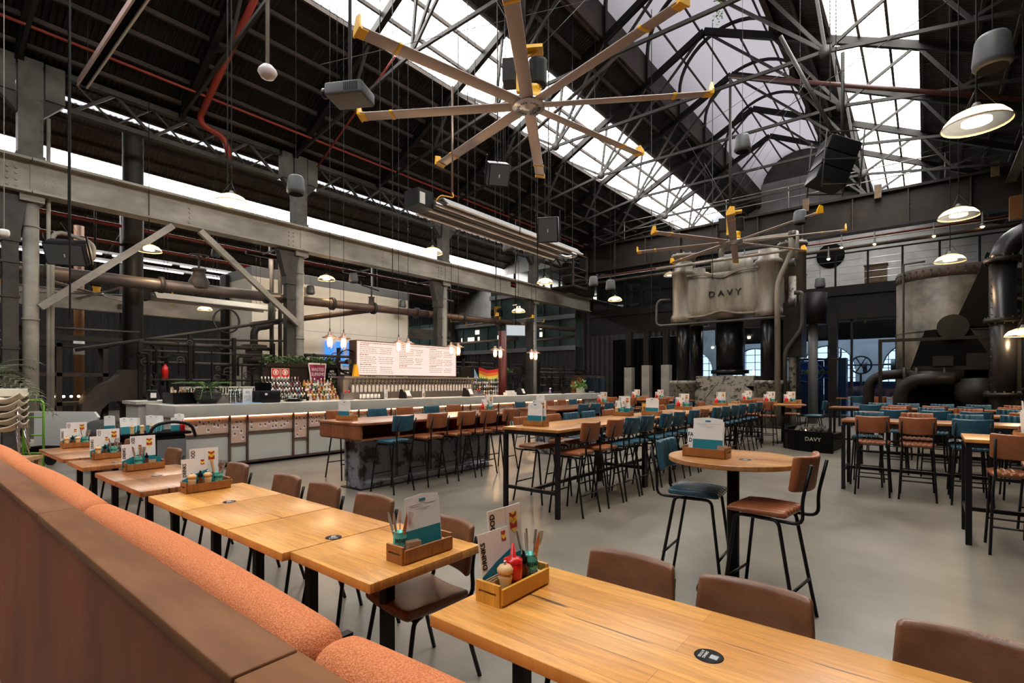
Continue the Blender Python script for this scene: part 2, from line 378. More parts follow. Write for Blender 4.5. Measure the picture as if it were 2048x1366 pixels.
# roof trusses every 3.34 m
def truss_parts(root):
    zr = lambda x: zroof(x) - 0.22
    L, Rr = -16.4, 4.0
    n1, n2, zn = -10.4, -2.0, 10.2
    MB().beam((L, 0, zr(L)), (RID, 0, zr(RID)), .16, .22).build('rafter', M_dark, root)
    MB().beam((Rr, 0, zr(Rr)), (RID, 0, zr(RID)), .16, .22).build('rafter', M_dark, root)
    MB().beam((n1, 0, zn), (n2, 0, zn), .07, .09).build('tie_beam', M_truss, root)
    MB().beam((L, 0, EAVE - .2), (n1, 0, zn), .07, .09).build('tie_beam', M_truss, root)
    MB().beam((Rr, 0, EAVE - .2), (n2, 0, zn), .07, .09).build('tie_beam', M_truss, root)
    for a, b in (((n1, zn), (-8.4, zr(-8.4))), ((n1, zn), (-12.2, zr(-12.2))), ((n1, zn), (-10.1, zr(-10.1))), ((n1, zn), (RID, zr(RID))),
                 ((n2, zn), (-4.0, zr(-4.0))), ((n2, zn), (-.2, zr(-.2))), ((n2, zn), (-2.3, zr(-2.3))), ((n2, zn), (RID, zr(RID))),
                 ((-13.2, 9.77), (-12.2, zr(-12.2))), ((-13.2, 9.77), (-14.4, zr(-14.4))), ((.8, 9.77), (-.2, zr(-.2))), ((.8, 9.77), (2.0, zr(2.0)))):
        MB().beam((a[0], 0, a[1]), (b[0], 0, b[1]), .06, .08).build('brace', M_truss, root)
    MB().lathe([(.001, -.04), (.16, -.04), (.16, .04), (.001, .04)], (0, 0, 0), 8, Matrix.Translation((n1, 0, zn)) @ Matrix.Rotation(PI / 2, 4, 'X')).build('gusset_plate', M_truss, root)
    MB().lathe([(.001, -.04), (.16, -.04), (.16, .04), (.001, .04)], (0, 0, 0), 8, Matrix.Translation((n2, 0, zn)) @ Matrix.Rotation(PI / 2, 4, 'X')).build('gusset_plate', M_truss, root)
    # curved vault rib with its haunches
    rib = [(cx + (R - .12) * math.cos(PI * i / 20), 0, cz + (R - .12) * .95 * math.sin(PI * i / 20)) for i in range(21)]
    mb = MB()
    for p, q in zip(rib, rib[1:]): mb.beam(p, q, .09, .13, (0, 1, 0))
    for s in (-1, 1): mb.beam((cx + s * (R - .12), 0, cz - 1.05), (cx + s * (R - .12), 0, cz + .02), .09, .14, (0, 1, 0))
    mb.build('arched_rib', M_dark, root)
TR = [2.0 + 3.34 * n for n in range(-1, 9)]
t0 = thing('roof_truss', 'dark steel roof truss over the near end of the hall, the nearest one', 'roof truss', (0, TR[0], 0), 0, 'roof trusses of the hall')
truss_parts(t0)
for i, y in enumerate(TR[1:]):
    dup(t0, (0, y, 0), 0, 'dark steel roof truss with arched lantern rib, %s truss from the near end' % ORD[i + 1])

# ---- left arcade: columns, crane beam, lattice girder
COLY = [2.2 + 6.68 * k for k in range(-1, 5)]
ZB0, ZB1, ZT0, ZT1 = 6.06, 6.88, 8.3, 9.25
def column_parts(root):
    mb = MB(); mb.box(-.13, .13, -.47, -.20, 0, ZB0); mb.box(-.2, .2, -.54, -.1, 0, .12)
    mb.box(-.16, .16, -.50, -.17, 4.9, 5.2); mb.prism([(-.52, ZB0 - .9), (-.16, ZB0 - .9), (-.05, ZB0), (-.75, ZB0)], -.14, .14, 'x')
    for z in [1.2, 2.4, 3.6, 4.4]: mb.box(-.15, .15, -.49, -.18, z, z + .05)
    mb.build('riveted_shaft', M_steel, root)
    mb = MB(); mb.cyl((0, .02, 0), (0, .02, ZB0), .15, 16); mb.lathe([(.15, 0), (.24, 0), (.24, .15), (.15, .3)], (0, .02, 0), 16)
    for z in (.9, 3.1, 5.3): mb.cyl((0, .02, z), (0, .02, z + .05), .165, 16)
    mb.box(-.22, .22, -.2, .24, ZB0 - .18, ZB0)
    mb.build('round_shaft', M_steel_l, root)
    mb = MB(); mb.box(-.17, .17, -.22, .22, ZB1, ZT1); mb.box(-.14, .14, -.62, -.26, ZT0 + .1, ZT1); mb.box(-.14, .14, .26, .62, ZT0 + .1, ZT1)
    mb.box(-.19, .19, -.26, .26, ZB1, ZB1 + .12)
    for z in range(6):
        for y in (-.18, .18): mb.cyl((.17, y, ZB1 + .25 + z * .24), (.19, y, ZB1 + .25 + z * .24), .018, 6)
    mb.build('upper_shaft', M_mid, root)
    for s in (-1, 1):
        MB().prism([(s * .23, ZT0 + .1), (s * .62, ZT0 + .1), (s * .23, ZT0 - .35)], -.1, .1, 'x').build('bracket', M_steel, root)
c0 = thing('steel_column', 'pale riveted steel column out of sight at the near left', 'column', (XC, COLY[0], 0), 0, 'columns of the left arcade')
column_parts(c0)
for i, y in enumerate(COLY[1:]):
    dup(c0, (XC, y, 0), 0, 'grey painted steel column beneath the long crane beam, %s from the left edge' % ORD[i])
# crane runway beam, one length per bay
for i in range(len(COLY) - 1):
    y0, y1 = COLY[i], COLY[i + 1] if i < 4 else 29.6
    mb = MB(); mb.box(-.04, .04, y0 + .01, y1 - .01, ZB0 + .04, ZB1 - .05); mb.box(-.2, .24, y0 + .01, y1 - .01, ZB0, ZB0 + .05); mb.box(-.2, .24, y0 + .01, y1 - .01, ZB1 - .06, ZB1)
    for dy in (.25, .4, (y1 - y0) / 2, (y1 - y0) - .4, (y1 - y0) - .25):
        for z in (6.2, 6.35, 6.5, 6.62): mb.cyl((.04, y0 + dy, z), (.07, y0 + dy, z), .03, 6)
    mb.box(.04, .06, y0 - .01, y0 + .6, ZB0 + .08, ZB1 - .08)
    o = mb.build('crane_beam', M_steel_l, None, (XC + .1, 0, 0))
    tag(o, 'weathered pale steel crane beam length, %s bay from the left edge' % ORD[i], 'beam', 'crane beam lengths')
    MB().box(-.04, .04, y0, y1, ZB1, ZB1 + .07).build('crane_rail', M_dark, o)
    # lattice girder above
    g = thing('lattice_girder', 'dark lattice girder under the roof eave, %s bay from the left' % ORD[i], 'girder', (XC, 0, 0), 0, 'lattice girders along the eave')
    MB().box(-.1, .1, y0 + .7, y1 - .7, ZT1 - .14, ZT1).build('top_chord', M_steel, g)
    MB().box(-.1, .1, y0 + .7, y1 - .7, ZT0, ZT0 + .12).build('bottom_chord', M_steel, g)
    a, b = y0 + .8, y1 - .8; n = 6
    for k in range(n):
        ya, yb = a + (b - a) * k / n, a + (b - a) * (k + 1) / n
        za, zb = (ZT0 + .1, ZT1 - .1) if k % 2 == 0 else (ZT1 - .1, ZT0 + .1)
        MB().beam((0, ya, za), (0, yb, zb), .07, .07).build('lattice_bar', M_steel, g)
        MB().beam((-.05, ya, zb), (-.05, yb, za), .04, .04).build('lattice_bar', M_steel, g)
    # fascia between girder and roof
fa = MB().box(XC - .1, XC - .05, YB, YE, ZT1, ZT1 + .3); struct(fa, 'trim_2', M_dark)
# diagonal braces in first visible bay
def brace(a, b, label):
    o = MB().beam(a, b, .14, .16).build('diagonal_brace', M_steel_l); tag(o, label, 'brace')
    return o
brace(atx(80, 615, -16.2), atx(345, 452, -16.2), 'pale diagonal steel brace rising from the first column to the crane beam')
brace(atx(400, 462, -16.2), atx(598, 650, -16.2), 'pale diagonal steel brace descending from the crane beam to the second column')

# ---- left aisle roof and far walls
rf2 = MB()
def z2(x): return 14.37 - .5 * abs(x + 27.0)
for a, b in ((-37.5, -32.3), (-30.95, -29.05), (-28.85, -28.45), (-28.25, -27.0), (-27.0, -16.9)): slab(rf2, a, b, YB, 44, z2(a), z2(b))
struct(rf2, 'ceiling', M_roof2)
rl2 = MB()
for a, b in ((-32.3, -30.95), (-29.05, -28.85), (-28.45, -28.25)): rl2.add([(a, YB, z2(a)), (b, YB, z2(b)), (b, 44, z2(b)), (a, 44, z2(a))], [(0, 3, 2, 1)])
struct(rl2, 'window_3', M_sky)
purlins([-36, -35.2, -34.4, -33.6, -32.8, -30.8, -30.1, -29.3, -28, -27.4], z2, YB, 44, M_rust, .09, .13, 'far aisle roof')
M_clad = corrugated('dark_cladding', (0.007, 0.007, 0.008), (0.017, 0.016, 0.017), 3.0, 1)
M_cladx = corrugated('dark_cladding_end', (0.005, 0.005, 0.005), (0.013, 0.012, 0.012), 3.0, 0)
struct(MB().box(-37.6, -37.3, YB, 44, 0, 9.4), 'wall_left', M_clad)
struct(MB().box(-42, 5, YB - .3, YB, 0, 15), 'wall_near', M_dark)
struct(MB().box(4.3, 4.6, YB, YE, 0, 9.6), 'wall_right', M_dark)
struct(MB().box(-16.9, 4.3, 37.0, 37.2, 8.5, 17.0), 'wall_end', mat('gable_board', (0.05, 0.045, 0.04), .7, var=.3))
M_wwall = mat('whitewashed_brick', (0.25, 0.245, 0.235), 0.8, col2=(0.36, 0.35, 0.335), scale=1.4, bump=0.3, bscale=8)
# ================================================================ FAR END OF THE HALL
YM, YF = 28.0, 36.8
# far whitewashed wall with arched openings
AR = [(-13.1, 1.45), (-8.9, 1.45), (-4.7, 1.45), (-.5, 1.45), (3.7, 1.45)]
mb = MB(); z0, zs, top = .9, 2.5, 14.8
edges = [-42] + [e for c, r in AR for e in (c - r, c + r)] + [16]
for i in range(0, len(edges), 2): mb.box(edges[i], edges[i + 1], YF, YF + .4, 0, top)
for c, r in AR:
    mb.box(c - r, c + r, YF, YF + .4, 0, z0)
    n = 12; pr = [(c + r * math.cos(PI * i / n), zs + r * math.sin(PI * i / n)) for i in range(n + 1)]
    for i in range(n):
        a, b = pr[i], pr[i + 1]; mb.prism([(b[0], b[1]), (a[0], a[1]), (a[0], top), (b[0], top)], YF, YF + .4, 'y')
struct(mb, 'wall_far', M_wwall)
for i, (c, r) in enumerate(AR):
    mb = MB(); poly = [(c - r, z0), (c + r, z0)] + [(c + r * math.cos(PI * i / 12), zs + r * math.sin(PI * i / 12)) for i in range(13)]
    for k in range(-2, 3): mb.box(c + k * r / 2.5 - .02, c + k * r / 2.5 + .02, YF + .2, YF + .24, z0, zs + math.sqrt(max(0, r * r - (k * r / 2.5) ** 2)))
    for z in (1.4, 1.95, 2.5, 3.0, 3.5): mb.box(c - math.sqrt(max(.1, r * r - max(0, z - zs) ** 2)), c + math.sqrt(max(.1, r * r - max(0, z - zs) ** 2)), YF + .2, YF + .24, z - .02, z + .02)
    for t in range(12):
        a, b = [(c + r * math.cos(PI * q / 12), 0, zs + r * math.sin(PI * q / 12)) for q in (t, t + 1)]
        mb.beam((a[0], YF + .2, a[2]), (b[0], YF + .2, b[2]), .1, .08, (0, 1, 0))
    struct(mb, 'window_%d' % (4 + i), M_grey)
# dark round vent on the far wall
p = aty(1661, 512, YF - .05)
tag(MB().lathe([(.001, 0), (.75, 0), (.75, .04), (.001, .04)], (0, 0, 0), 24, Matrix.Rotation(PI / 2, 4, 'X')).build('round_vent', M_blackm, None, p), 'black round opening high on the white far wall', 'vent')
# gable above the far wall is open trusswork; end face of the hall beyond it

# ---- mezzanine across the far end
ZM = 6.05
struct(MB().box(-16.3, 4.2, YM, YM + 3.4, ZM - .3, ZM), 'floor', M_dark)
mb = MB(); mb.box(-16.3, 4.2, YM - .12, YM, ZM - .38, ZM + .06); mb.box(-16.3, 4.2, YM - .02, YM + .18, 4.56, ZM - .38); struct(mb, 'trim_3', M_dark)
g = thing('mezzanine_railing', 'dark steel balcony railing in front of the white far wall', 'railing', (0, YM - .06, ZM + .06))
xs = [-8.2 + 1.24 * k for k in range(11)]
for x in xs: MB().box(x - .04, x + .04, -.03, .03, 0, 1.5).build('post', M_dark, g)
for z in (1.46, ): MB().box(xs[0], xs[-1], -.03, .03, z, z + .06).build('top_rail', M_dark, g)
mb = MB()
for z in (.25, .55, .85, 1.15): mb.cyl((xs[0], 0, z), (xs[-1], 0, z), .008, 6)
mb.build('wire', M_chrome, g)
M_crate = mat('tan_timber', (0.16, 0.10, 0.055), 0.7, var=.3, scale=5)
for i, u in enumerate((1592, 1752)):
    p = aty(u, 600, YM + .8)
    o = MB(); o.box(-.42, .42, -.3, .3, 0, .95); o.box(-.45, .45, -.33, .33, .95, 1.03)
    for z in (.2, .45, .7): o.box(-.43, .43, -.31, -.3, z, z + .02)
    tag(o.build('timber_cabinet', M_crate, None, (p.x, p.y, ZM)), 'tan timber cabinet on the balcony, %s of the two' % ('left' if i == 0 else 'right'), 'cabinet')
# glazed office on the left of the mezzanine
M_dglass = mat('dark_glass', (0.012, 0.016, 0.018), 0.06, 0.0, spec=0.9)
g = thing('glazed_office', 'dark glazed office front above the black wall at the far left', 'office', (0, YM - .02, ZM + .06))
MB().box(-16.2, -8.4, 0, .06, 0, 2.7).build('glazing', M_dglass, g)
for k in range(8):
    x = -16.2 + k * 1.11; MB().box(x - .05, x + .05, -.05, .1, 0, 2.75).build('mullion', M_dark, g)
MB().box(-16.2, -8.4, -.05, .1, 2.7, 2.85).build('head_rail', M_dark, g)
MB().box(-16.2, -8.4, -.06, .02, .9, .96).build('transom', M_dark, g)
# solid black lower wall left of the shopfront
struct(MB().box(-16.3, -9.9, YM, YM + .2, 0, 4.56), 'wall_far', M_cladx)
# shopfront glazing
M_pane = glass('tinted_pane', (0.72, 0.85, 0.98), 0.02)
mb = MB().box(-9.9, 4.2, YM + .08, YM + .1, .05, 4.5); struct(mb, 'window_9', M_pane)
mb = MB()
for x in (-9.9, -8.6, -7.3, -6.0, -4.9, -3.35, -2.62, -.97, .7, 2.4, 4.1): mb.box(x - .045, x + .045, YM, YM + .18, 0, 4.56)
for x in (-3.35, -4.9): mb.box(x - .18, x + .18, YM - .15, YM + .3, 0, 4.56)
mb.box(-9.9, 4.2, YM, YM + .18, 0, .08); mb.box(-9.9, 4.2, YM, YM + .18, 4.46, 4.56)
struct(mb, 'trim_4', M_dark)
# things in the hall behind the glass
M_navy = mat('navy_panel', (0.012, 0.03, 0.11), 0.5); M_blue = mat('sign_blue', (0.015, 0.10, 0.42), 0.5)
M_signy = mat('sign_gold', (0.75, 0.52, 0.04), 0.5)
for i, (ua, ub, vt, y, lb) in enumerate(((1586, 1642, 722, 30.0, 'navy blue hoarding box with a large oval sign behind the glass'), (1648, 1692, 716, 31.5, 'navy blue hoarding box with a small round sign behind the glass'))):
    a, b, t = aty(ua, 766, y), aty(ub, 766, y), aty((ua + ub) / 2, vt, y)
    g = thing('hoarding_box', lb, 'hoarding', ((a.x + b.x) / 2, y, 0)); w = b.x - a.x
    MB().box(-w / 2, w / 2, 0, .9, 0, t.z).build('panel', M_navy, g)
    r = .75 if i == 0 else .36; zc = atz(0, 0, 0).z if False else (aty(1620, 744, y).z if i == 0 else aty(1664, 744, y).z); dx = .05 if i == 0 else -.3
    T = Matrix.Translation((dx, -.03, zc)) @ Matrix.Rotation(PI / 2, 4, 'X')
    MB().lathe([(.001, .03), (r, .03), (r, 0), (.001, 0)], (0, 0, 0), 28, T @ Matrix.Diagonal((1, .72 if i == 0 else 1, 1, 1))).build('sign_plate', M_blue, g)
    MB().lathe([(r * .9, .034), (r * .95, .034)], (0, 0, 0), 28, T @ Matrix.Diagonal((1, .72 if i == 0 else 1, 1, 1))).build('sign_ring', M_white, g)
    text('lettering', 'ANDREWS', r * .42, M_signy, g, frame((dx, -.075, zc - .02), (1, 0, 0), (0, 0, 1)), .004, bold=.012)
mbz = MB()
wheel = thing('spoked_wheel', 'dark spoked wheel of a machine behind the glass', 'wheel', aty(1722, 730, 32.6))
MB().lathe([(.42, -.04), (.5, -.04), (.5, .04), (.42, .04), (.42, -.04)], (0, 0, 0), 24, Matrix.Rotation(PI / 2, 4, 'X')).build('rim', M_grey, wheel)
MB().box(-.05, .05, -.1, .1, -wheel.location.z, -.45).build('stand', M_grey, wheel)
for k in range(3):
    a = PI * k / 3; MB().beam((-.45 * math.cos(a), 0, -.45 * math.sin(a)), (.45 * math.cos(a), 0, .45 * math.sin(a)), .05, .05, (0, 1, 0)).build('spoke', M_grey, wheel)
g = thing('line_shaft_machine', 'long grey belt driven machine with pulleys behind the glass', 'machine', (aty(1740, 766, 33.2).x, 33.2, 0))
MB().box(-1.6, 3.2, -.3, .3, .9, 1.7).build('bed', M_navy, g); MB().cyl((-1.6, 0, 2.6), (3.4, 0, 2.6), .05, 8).build('shaft', M_grey, g)
for x in (-.2, 1.0, 1.9): MB().cyl((x - .1, 0, 2.5), (x + .1, 0, 2.5), .34, 20).build('pulley', M_grey, g)
for x in (-1.4, 3.0): MB().box(x - .1, x + .1, -.2, .2, 0, .9).build('pedestal', M_grey, g)
struct(MB().box(-9.9, 4.2, 31.8, 32.0, 3.9, 6.0), 'trim_5', M_rust)

# ---- overhead crane
YG = 26.0
g = thing('overhead_crane', 'huge dark plate girder of the overhead travelling crane', 'crane', (0, YG, 0))
mb = MB(); mb.box(-15.9, 3.9, -.02, .02, 8.05, 9.5); mb.box(-15.9, 3.9, -.25, .25, 9.42, 9.52); mb.box(-15.9, 3.9, -.25, .25, 7.98, 8.08)
mb.build('plate_girder', mat('crane_brown', (0.012, 0.0085, 0.0065), 0.5, .1, col2=(0.036, 0.026, 0.020), scale=1.1, spec=.3), g)
for k in range(11):
    x = -15.4 + k * 1.86; m2 = MB(); m2.box(x - .02, x + .02, -.2, -.02, 8.05, 9.45)
    for z in range(8): m2.cyl((x + .05, -.02, 8.2 + z * .16), (x + .05, -.045, 8.2 + z * .16), .02, 6)
    m2.build('stiffener', M_rust, g)
mb = MB()
for z in (10.0, 10.5): mb.cyl((-15.9, -.2, z), (3.9, -.2, z), .02, 6)
mb.build('handrail', M_steel_l, g)
for k in range(8): MB().cyl((-15.6 + k * 2.7, -.2, 9.5), (-15.6 + k * 2.7, -.2, 10.5), .02, 6).build('stanchion', M_steel_l, g)
for x in (-1.5, 2.0, -4.1): MB().box(x - .12, x + .12, -.32, -.26, 9.2, 9.75).build('junction_box', M_crate, g)
MB().box(-16.2, -15.7, -1.4, 1.4, 6.9, 8.3).build('end_carriage', M_dark, g)
# crane cab
p = Vector((-15.1, 23.6, 6.75))
g = thing('crane_cab', 'rust brown open frame driver cab hanging beside the crane beam', 'crane cab', p)
mb = MB()
for x in (-.7, .7):
    for y in (-.7, .7): mb.box(x - .04, x + .04, y - .04, y + .04, 0, 1.75)
for z in (0, .55, .95, 1.7):
    for s in (-.7, .7): mb.box(-.7, .7, s - .03, s + .03, z, z + .06); mb.box(s - .03, s + .03, -.7, .7, z, z + .06)
mb.build('frame', M_rust, g); MB().box(-.72, .72, -.72, .72, -.06, 0).build('floor_plate', M_dark, g)
MB().box(-.3, .1, -.2, .3, .3, 1.4).build('control_box', M_dark, g)

# cable and sprinkler runs with spot lamps under the crane
for k, (y, z, r, m, lb) in enumerate(((24.3, 7.35, .04, mat('oxide_pipe', (.13, .028, .015), .5), 'dark red pipe running across the hall below the crane girder'), (24.0, 7.2, .02, M_steel_l, 'pale conduit running across the hall below the crane girder'), (24.2, 7.0, .07, M_rust, 'brown steel bar running across the hall below the crane girder'))):
    tag(MB().cyl((-15.9, y, z), (4.2, y, z), r, 8).build('service_pipe', m), lb, 'pipe')
E_warm = emis('warm_lamp_glow', (1.0, 0.62, 0.28), 14.0)
E_dome = emis('dome_lamp_glow', (1.0, 0.66, 0.36), 9.0)
for i, (u, v) in enumerate(((1683, 495), (1749, 488), (1868, 472), (1657, 518), (1489, 522), (1965, 453))):
    p = aty(u, v, 24.15); g = thing('spot_lamp', 'tiny lit warm spot lamp under the crane, %s in the row' % ORD[i], 'spotlight', p, 0, 'spot lamps under the crane')
    MB().lathe([(.02, .5), (.03, .3), (.035, .1), (.08, .02), (.08, 0)], (0, 0, 0), 8).build('lamp_body', M_grey, g); MB().ball((0, 0, 0), .055, 8).build('bulb', E_warm, g)

# ================================================================ THE GREAT PRESS
M_press = mat('press_cream_paint', (0.095, 0.079, 0.06), 0.45, 0.1, col2=(0.27, 0.235, 0.19), scale=1.1, det=8, bump=0.25, bscale=12, stretch=(1.6, 1.6, .35), contrast=(.36, .62))
M_pressw = mat('flaking_cream_paint', (0.035, 0.03, 0.026), 0.6, 0.1, col2=(0.27, 0.25, 0.21), scale=6.5, det=10, bump=0.5, bscale=20, contrast=(.40, .50))
M_ram = mat('oiled_ram', (0.02, 0.02, 0.022), 0.3, 0.7)
P = thing('hydraulic_press', 'giant cream painted four column hydraulic forging press', 'press', (-6.2, 21.8, 0))
mb = MB(); X0, X1, Yf, Yb = -1.95, 1.95, -1.1, 1.1
mb.rbox((0, 0, 5.12), (3.9, 2.2, 1.85), .38, k=4)
mb.build('press_head', M_press, P)
mb = MB()
nn = 24
def wave(t): return .16 * math.exp(-((t - .5) / .16) ** 2)
prev = None
for i in range(nn):
    t0_, t1_ = i / nn, (i + 1) / nn; xa, xb = -1.35 + 2.7 * t0_, -1.35 + 2.7 * t1_
    mb.beam((xa, Yf - .01, 5.98 - 1.3 * wave(t0_)), (xb, Yf - .01, 5.98 - 1.3 * wave(t1_)), .12, .09, (0, 0, 1))
    mb.beam((xa, Yf - .01, 4.30 + wave(t0_)), (xb, Yf - .01, 4.30 + wave(t1_)), .12, .07, (0, 0, 1))
mb.build('cast_moulding', M_press, P)
text('lettering', 'D A V Y', .34, M_ram, P, frame((.12, Yf - .02, 5.12), (1, 0, 0), (0, 0, 1)), .03, sx=1.05)
for s in (-1, 1):
    for f in (-1, 1):
        m2 = MB(); x, y = s * 1.62, f * .8
        m2.lathe([(.001, 4.12), (.5, 4.12), (.5, 4.35), (.43, 4.5), (.43, 6.05), (.48, 6.08), (.48, 6.22), (.36, 6.3), (.36, 6.62), (.001, 6.64)], (x, y, 0), 20)
        m2.build('column_boss', M_press, P)
        MB().cyl((x, y, 1.6), (x, y, 4.2), .27, 18).build('column', M_ram, P)
        m3 = MB(); m3.lathe([(.001, 0), (.5, 0), (.5, 1.55), (.56, 1.58), (.56, 1.72), (.001, 1.72)], (x, y, 0), 20); m3.build('foot_cylinder', M_pressw, P)
m2 = MB(); m2.lathe([(.001, 5.9), (.8, 5.9), (.8, 6.65), (.62, 6.75), (.001, 6.78)], (0, .3, 0), 24); m2.build('main_cylinder', M_press, P)
for s, h in ((-1, 7.3), (1, 7.1)):
    m2 = MB(); m2.lathe([(.001, 5.2), (.48, 5.2), (.48, h - .12), (.54, h - .12), (.54, h), (.001, h)], (s * 2.15, .7, 0), 20)
    for k in range(10): m2.cyl((s * 2.15 + .47 * math.cos(k * .628), .7 + .47 * math.sin(k * .628), h), (s * 2.15 + .47 * math.cos(k * .628), .7 + .47 * math.sin(k * .628), h + .06), .03, 6)
    m2.build('return_cylinder', M_press, P)
m2 = MB(); m2.cyl((0, 0, 1.95), (0, 0, 4.2), .52, 24); m2.lathe([(.5, 2.0), (.72, 2.0), (.72, 2.15), (.5, 2.15)], (0, 0, 0), 24); m2.build('ram', M_ram, P)
m2 = MB(); m2.prism([(-1.6, 0), (1.6, 0), (1.6, 1.25), (1.15, 1.25), (.8, 1.5), (-.8, 1.5), (-1.15, 1.25), (-1.6, 1.25)], -.85, .85, 'y')
m2.box(-.9, .9, -1.0, -.85, .2, 1.0); m2.box(-1.1, 1.1, -.8, .8, 1.5, 1.9); m2.build('bed', M_pressw, P)
MB().tube(fillet([(-1.0, -1.2, .6), (-.7, -1.2, .9), (-.1, -1.1, 1.7)], .1), .035, 6).build('handle_bar', M_press, P)
def pipe(name, pts, r, m, parent=None, loc=None, n=10, fil=.25):
    return MB().tube(fillet(pts, fil, 5), r, n).build(name, m, parent, loc)
pipe('front_pipe', [(-2.5, -1.5, 6.35), (2.3, -1.5, 6.35), (2.45, -1.5, 6.35)], .055, M_press, P)
pipe('front_pipe', [(-2.1, -1.0, 5.1), (-2.55, -1.3, 5.1), (-2.55, -1.4, 4.0), (2.3, -1.4, 4.0)], .05, M_steel, P)
pipe('side_pipe', [(2.5, -1.4, 7.0), (2.5, -1.4, 6.2), (2.05, -1.4, 5.3), (2.05, -1.4, 0)], .10, M_press, P, fil=.4)
pipe('side_pipe', [(2.5, -.9, 4.9), (2.75, -.9, 4.9), (2.75, -.9, 3.6), (2.2, -.9, 2.8), (2.2, -.9, .2)], .075, M_steel, P)
pipe('side_pipe', [(2.35, -.4, 0), (2.35, -.4, 5.6)], .13, M_pressw, P)
pipe('overhead_pipe', [(-.4, .2, 6.6), (-.4, .2, 7.35), (1.0, .2, 7.35), (2.4, -.2, 7.2), (2.6, -1.2, 7.05), (2.6, -1.2, 6.0)], .11, M_press, P, fil=.5)
for z in (6.9, 5.9, 4.5): MB().cyl((2.42, -1.4, z), (2.62, -1.4, z + .01), .15, 10).build('valve', M_steel, P)
MB().box(2.1, 2.7, -.7, .3, 2.6, 4.6).build('side_cabinet', M_dark, P)
MB().box(-2.3, 2.5, -1.9, 1.6, -.0, .06).build('sole_plate', M_dark, P)
# machinery post right of the press
p = aty(1626, 766, 23.5)
g = thing('capped_post', 'dark grey post with a drum shaped head beside the glazed shopfront', 'post', (p.x, 23.5, 0))
MB().cyl((0, 0, 0), (0, 0, 4.0), .17, 14).build('shaft', M_grey, g)
MB().cyl((0, 0, 3.95), (0, 0, 5.2), .5, 20).build('drum', M_dark, g)
m2 = MB()
for s in (-1, 1):
    for q in (.55, .95): m2.tube(fillet([(0, -.05, 2.55 if q > .6 else 2.6), (s * q, -.05, 2.55), (s * q, -.05, 2.95)], .15), .035, 6)
m2.build('hook_arms', M_dark, g)
# low black curb with letters
M_lett = mat('pale_lettering', (0.45, 0.43, 0.38), 0.6)
c = Vector((-1.0, 16.2, 0))
g = thing('curved_curb', 'low black curved steel curb with pale letters near the right high tables', 'curb', (-2.35, 14.55, 0), -.1)
mb = MB(); pts = [(-.40, .7), (-.45, .2), (-.35, -.35), (0, -.68), (.4, -.80), (.8, -.80)]
for a, b in zip(pts, pts[1:]): mb.beam((a[0], a[1], .24), (b[0], b[1], .24), .06, .48)
mb.build('panel', M_blackm, g); text('lettering', 'DAVY', .13, M_lett, g, frame((.4, -.84, .3), (1, -.02, 0), (0, 0, 1)), .004)
MB().box(-.3, .7, -.5, .6, 0, .4).build('steel_tray', M_dark, g)
mb = MB()
for k in range(26):
    x, y = random.uniform(-.2, .6), random.uniform(-.4, .5); mb.cyl((x, y, .4), (x, y, random.uniform(.44, .56)), random.uniform(.03, .07), 8)
mb.build('machine_remains', M_steel, g)
p = g.location
gl = thing('uplight', 'tiny bright uplight inside the black curved curb', 'light', (-2.3, 14.3, .42))
MB().lathe([(.04, -.03), (.06, 0), (.05, .03)], (0, 0, 0), 8).build('housing', M_black, gl); MB().ball((0, 0, .03), .035, 8).build('bulb', E_warm, gl)

# ================================================================ TANK, PUMP AND PIPES ON THE RIGHT
M_tank = mat('rusty_tank_paint', (0.016, 0.012, 0.009), 0.5, 0.1, col2=(0.13, 0.105, 0.076), scale=1.0, det=9, bump=0.2, bscale=10, contrast=(.38, .60))
g = thing('storage_tank', 'tall cylindrical riveted tank with stained tan paint', 'tank', (.5, 20.0, 0))
m2 = MB(); m2.cyl((0, 0, 0), (0, 0, 4.62), 1.2, 40)
for z in (1.5, 3.1): m2.lathe([(1.2, z), (1.215, z), (1.215, z + .03), (1.2, z + .03)], (0, 0, 0), 40)
m2.build('shell', M_tank, g)
m2 = MB(); m2.lathe([(1.16, 4.62), (1.2, 4.62), (1.2, 4.95), (1.16, 4.95), (1.1, 4.98), (.001, 5.02)], (0, 0, 0), 40)
for k in range(40):
    a = k * 2 * PI / 40
    for z in (4.72, 4.86): m2.cyl((1.2 * math.cos(a), 1.2 * math.sin(a), z), (1.225 * math.cos(a), 1.225 * math.sin(a), z), .03, 6)
m2.build('riveted_crown', M_rust, g)
m2 = MB(); m2.tube(fillet([(-1.0, -.85, 0), (-1.0, -.85, 5.15), (-.5, -.95, 5.15)], .05), .03, 6); m2.build('conduit', M_steel, g)
def PY(u, v, y): return aty(u, v, y)
g = thing('pump_machine', 'black cast iron pump machine standing before the tan tank', 'machine', (.45, 17.6, 0))
m2 = MB(); m2.prism([(-.95, 0), (1.0, 0), (1.0, 1.5), (.75, 2.4), (.4, 3.05), (-.45, 3.0), (-.55, 2.7), (-.75, 2.0), (-.95, 1.2)], -.35, .35, 'y'); m2.build('body', M_blackm, g)
MB().cyl((0.1, -.45, 3.05), (.1, -.3, 3.05), .32, 20).build('round_cover', M_dark, g)
m2 = MB(); m2.box(-.7, .9, -.75, -.35, 1.95, 2.05); m2.box(-.3, .1, -.8, -.4, 2.05, 2.3); m2.box(.35, .75, -.8, -.4, 1.95, 2.35); m2.build('valve_chest', M_dark, g)
